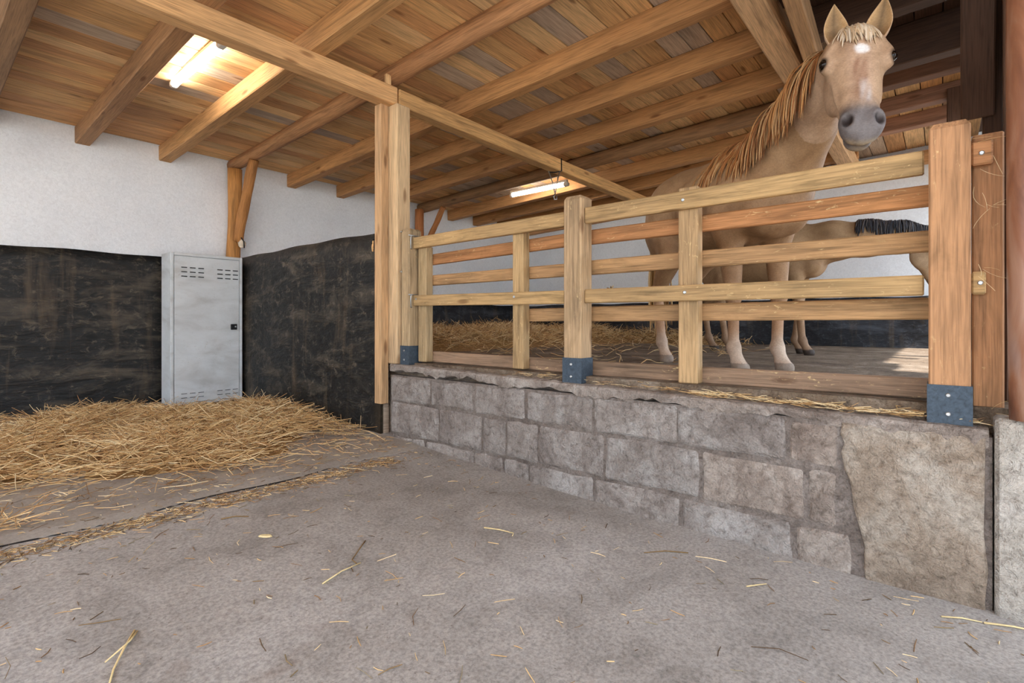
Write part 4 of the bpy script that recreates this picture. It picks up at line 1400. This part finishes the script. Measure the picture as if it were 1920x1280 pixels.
    # coat colour by region, with trunk shading painted in
    C = np.tile(np.array(cfg['coat']), (len(V), 1))
    lerp = lambda w, col: C * (1 - w[:, None]) + np.array(col) * w[:, None]
    hx = (V - hp) / hs
    t, ll, nn = hx @ a, hx @ l / wsc, hx @ n
    inhead = sm(t, -0.02, 0.10) * (np.abs(ll) < 0.3) * (np.linalg.norm(V - Hp(0.33, 0, -0.06), axis=1) < 0.48 * hs)
    C = lerp(sm(V[:, 2], 1.30 * s, 1.0 * s) * 0.35 * (1 - inhead), cfg['under'])  # painted shade: trunk coat darkens downward
    C = lerp(sm(V[:, 2], 0.75 * s, 0.3 * s), cfg['legs'])
    C = lerp(sm(V[:, 2], 0.30 * s, 0.16 * s) * 0.7, cfg['socks'])
    C = lerp((V[:, 2] < 0.062 * s).astype(float), cfg['hoof'])
    C = lerp(inhead * 0.85, cfg['headcol'])
    C = lerp(inhead * sm(np.abs(ll), 0.055, 0.03) * sm(nn, -0.04, 0.0) * sm(t, 0.55, 0.45) * 0.35, cfg['blaze'])
    C = lerp(inhead * sm(t, 0.45, 0.54), cfg['muzzle'])
    C = lerp(inhead * sm(t, 0.628, 0.655) * sm(nn, -0.02, -0.06) * 0.8, cfg['lip'])
    C = lerp(inhead * sm(t, 0.45, 0.6) * sm(nn, -0.10, -0.125) * 0.8, cfg['lip'])
    wob = 0.5 + 0.5 * np.sin(41 * t + 7 * np.sin(33 * ll)) * np.sin(37 * ll + 9 * t)
    C = lerp(inhead * sm(np.abs(ll), 0.034, 0.012) * sm(nn, -0.03, 0.0) * sm(t, 0.21, 0.25) * sm(t, 0.50, 0.42) * (0.25 + 0.6 * wob), cfg['streak'])
    C = lerp(inhead * sm(np.abs(ll - 0.012), 0.026, 0.008) * sm(t, 0.33, 0.40) * sm(t, 0.50, 0.46) * (0.3 + 0.6 * wob), s2l(214, 206, 202)[:3])
    C = lerp(inhead * sm(t, 0.42, 0.5) * 0.25 * wob, s2l(90, 84, 84)[:3])
    for q in (-1, 1):
        d = np.linalg.norm((V - Hp(0.192, 0.116 * q, -0.010)) / hs, axis=1)
        C = lerp(sm(d, 0.042, 0.024), s2l(62, 46, 36)[:3])
        d = np.linalg.norm((V - Hp(0.580, 0.050 * q, 0.008)) / hs, axis=1)
        C = lerp(sm(d, 0.034, 0.018), s2l(46, 38, 38)[:3])
    if cfg.get('star'):
        d = np.hypot((t - 0.175) / 1.2, ll - 0.004) + 0.006 * np.sin(60 * t) * np.sin(70 * ll)
        C = lerp(sm(d, 0.032, 0.016) * (nn > -0.02) * inhead, s2l(242, 240, 240)[:3])
    me = fast_mesh('body', V, Q, COAT, True, C)
    body = put(bpy.data.objects.new('body', me), mw, root)
    # eyes
    for q in (-1, 1):
        bm = bmesh.new(); bmesh.ops.create_uvsphere(bm, u_segments=16, v_segments=10, radius=0.0245 * hs)
        e = bpy.data.meshes.new('eye'); bm.to_mesh(e); bm.free(); e.materials.append(EYE)
        e.polygons.foreach_set('use_smooth', [True] * len(e.polygons))
        put(bpy.data.objects.new('eye', e), mw @ Matrix.Translation(Hp(0.192, 0.110 * q, -0.008)), root)
    # ears : cupped leaf with thickness
    for q, (tip, open_dir) in zip((-1, 1), cfg['ears']):
        base = Hp(0.055, 0.064 * q, 0.005)
        ad = nrm(R.T @ np.array(tip, float)); od = R.T @ np.array(open_dir, float); od = nrm(od - ad * (od @ ad)); sd = np.cross(ad, od)
        EL = 0.20 * hs
        V, Fc, Cc = [], [], []
        nu, nw = 12, 9
        for side in (0, 1):
            for i in range(nu + 1):
                f = i / nu
                hw = 0.054 * hs * (math.sin(math.pi * (0.20 + 0.80 * f ** 0.95)) ** 0.75 if f < 1 else 0.0)
                for j in range(nw):
                    th = (j / (nw - 1) - 0.5) * (3.9 - 2.0 * f)
                    r = hw - (0.0055 * hs * (1 - f * 0.6) if side else 0)
                    r = max(r, 0.0005)
                    p = base + ad * (EL * f - 0.02 * hs) - od * math.cos(th) * r * 0.85 + sd * math.sin(th) * r + od * (0.02 * f * f - 0.0) * hs
                    V.append(p); Cc.append(np.array(cfg['earin'] if side else cfg['headcol']) * (0.34 + 0.66 * min(1, abs(th) / 1.25) if side else 1))  # darker inner fur, deepened as painted shade so the cup looks hollow
        o_ = (nu + 1) * nw
        for i in range(nu):
            for j in range(nw - 1):
                x0 = i * nw + j
                Fc += [(x0, x0 + 1, x0 + nw + 1, x0 + nw), (o_ + x0, o_ + x0 + nw, o_ + x0 + nw + 1, o_ + x0 + 1)]
            Fc += [(i * nw, i * nw + nw, o_ + i * nw + nw, o_ + i * nw), (i * nw + nw - 1, o_ + i * nw + nw - 1, o_ + i * nw + 2 * nw - 1, i * nw + 2 * nw - 1)]
        me = fast_mesh('ear', np.array(V), np.array(Fc), COAT, True, np.array(Cc))
        bm = bmesh.new(); bm.from_mesh(me); bmesh.ops.recalc_face_normals(bm, faces=bm.faces[:]); bm.to_mesh(me); bm.free()
        put(bpy.data.objects.new('ear', me), mw, root)
    # mane along the crest
    g = np.random.default_rng(cfg['seed'])
    crest = [toL(p) for p in cfg['crest']]
    n_m = cfg['nmane']
    tt = g.uniform(0, len(crest) - 1.001, n_m); ii = tt.astype(int); ff = (tt - ii)[:, None]
    cr = np.array(crest)
    roots = cr[ii] * (1 - ff) + cr[ii + 1] * ff
    side = R.T @ nrm(cfg['maneside'])
    for _ in range(3):
        d = S.ev(roots); roots = roots - S.grad(roots) * (d - 0.002)[:, None]
    roots += g.normal(0, 0.006, roots.shape)
    dirs = np.tile(side * 0.8 + np.array([0, 0, 0.08]), (n_m, 1)) + g.normal(0, 0.14, (n_m, 3))
    mc = np.array(cfg['manecols'])[g.integers(0, len(cfg['manecols']), n_m)] * g.uniform(0.8, 1.15, (n_m, 1))
    hair('mane', roots, dirs, g.uniform(*cfg['manelen'], n_m), S, mc, g.uniform(0.006, 0.014, n_m), root, mw, 9, 0.42, 0.006, 0.05, 3)
    # forelock
    n_f = cfg['nfore']
    roots = np.array([Hp(0.0 + g.uniform(-0.03, 0.03), g.uniform(-0.045, 0.045), 0.02) for _ in range(n_f)])
    for _ in range(3):
        d = S.ev(roots); roots = roots - S.grad(roots) * (d - 0.002)[:, None]
    dirs = np.array([a * 1.0 + n * 0.55 + l * g.normal(0, 0.38) for _ in range(n_f)])
    fc = np.array(cfg['forecols'])[g.integers(0, len(cfg['forecols']), n_f)] * g.uniform(0.85, 1.12, (n_f, 1))
    hair('forelock', roots, dirs, g.uniform(0.07, 0.15, n_f) * hs, S, fc, g.uniform(0.005, 0.010, n_f), root, mw, 8, 0.22, 0.004, 0.05, 4)
    # tail
    n_t = cfg['ntail']
    t0 = A(-0.665, 0, 1.30)
    roots = t0 + g.normal(0, 0.02, (n_t, 3)) + np.array([0, 0, 1.0]) * g.uniform(-0.10, 0.03, n_t)[:, None]
    dirs = np.tile(np.array([-0.55, 0, -0.35]), (n_t, 1)) + g.normal(0, 0.10, (n_t, 3))
    hair('tail', roots, dirs, g.uniform(0.75, 1.08, n_t) * s, S, np.array(cfg['tailcols'])[g.integers(0, len(cfg['tailcols']), n_t)] * g.uniform(0.8, 1.15, (n_t, 1)),
         g.uniform(0.012, 0.022, n_t), root, mw, 10, 0.6, 0.01, 0.05, 5)
    return root


c3_ = lambda *a: s2l(*a)[:3]
make_horse(dict(
    label='pale golden horse with white star looking over the fence', O=(3.99, 1.30), fwd=(-0.59, -0.805), s=1.04, res=0.0085, seed=1,
    legR=((0.34, 0.37), -0.50), legL=((0.40, 0.42), -0.56), fv=0.15,
    neck=[((3.92, 0.86, 2.02), 0.275, 0.82), ((3.64, 0.75, 2.16), 0.245, 0.76), ((3.48, 0.62, 2.27), 0.195, 0.72), ((3.27, 0.50, 2.36), 0.145, 0.74), ((3.12, 0.40, 2.45), 0.110, 0.85)],
    poll=(3.03, 0.325, 2.53), nose=(2.745, 0.262, 1.93), face=(-0.95, -0.30, 0.0), leftdir=(0.64, -0.77, 0), hw=1.22,
    ears=(((0.05, 0.10, 1.0), (-0.9, -0.35, -0.15)), ((0.12, -0.22, 1.0), (-0.95, 0.02, -0.15))),
    crest=[(3.86, 1.16, 2.25), (3.70, 0.98, 2.34), (3.50, 0.76, 2.42), (3.30, 0.57, 2.50), (3.17, 0.46, 2.55)],
    maneside=(-0.60, 0.80, 0), nmane=620, manelen=(0.16, 0.42), nfore=120, ntail=150, star=True,
    coat=c3_(174, 140, 104), under=c3_(142, 108, 78), legs=c3_(184, 146, 114), socks=c3_(214, 196, 178), hoof=c3_(158, 142, 128),
    headcol=c3_(196, 166, 138), blaze=c3_(182, 152, 132), streak=c3_(138, 100, 80), muzzle=c3_(118, 112, 112), lip=c3_(196, 180, 152), earin=c3_(206, 170, 124),
    manecols=[c3_(186, 136, 84), c3_(164, 108, 62), c3_(204, 162, 114), c3_(146, 96, 56)], forecols=[c3_(216, 194, 164), c3_(202, 174, 140), c3_(226, 210, 188)],
    tailcols=[c3_(212, 170, 112), c3_(192, 146, 92), c3_(226, 194, 140)]))
make_horse(dict(
    label='dun horse with dark mane grazing behind the golden horse', O=(6.12, 1.55), fwd=(-0.06, -1.0), s=0.93, res=0.012, seed=2,
    legR=((0.42, 0.50), -0.30), legL=((0.40, 0.36), -0.62),
    neck=[((6.10, 1.12, 1.90), 0.22, 0.80), ((6.08, 0.85, 1.92), 0.19, 0.72), ((6.06, 0.55, 1.91), 0.16, 0.70), ((6.04, 0.30, 1.89), 0.135, 0.75), ((6.02, 0.12, 1.86), 0.105, 0.85)],
    poll=(6.01, 0.03, 1.90), nose=(5.93, -0.06, 1.34), face=(-0.1, -1.0, 0.1), leftdir=(1, 0, 0), hw=1.0,
    ears=(((-0.25, -0.25, 1.0), (-0.5, -0.9, 0)), ((0.3, -0.25, 1.0), (0.5, -0.9, 0))),
    crest=[(6.08, 0.62, 2.07), (6.06, 0.45, 2.04), (6.05, 0.25, 2.01), (6.02, 0.06, 1.98)],
    maneside=(-1.0, 0.1, 0), nmane=420, manelen=(0.08, 0.26), nfore=40, ntail=90, star=False,
    coat=c3_(172, 142, 108), under=c3_(150, 120, 90), legs=c3_(160, 128, 98), socks=c3_(150, 122, 98), hoof=c3_(70, 60, 54),
    headcol=c3_(176, 150, 120), blaze=c3_(180, 156, 130), streak=c3_(150, 126, 100), muzzle=c3_(96, 88, 84), lip=c3_(120, 110, 100), earin=c3_(150, 120, 90),
    manecols=[c3_(58, 58, 64), c3_(80, 74, 72), c3_(44, 44, 50)], forecols=[c3_(60, 58, 60)], tailcols=[c3_(60, 56, 56), c3_(84, 76, 70)]))
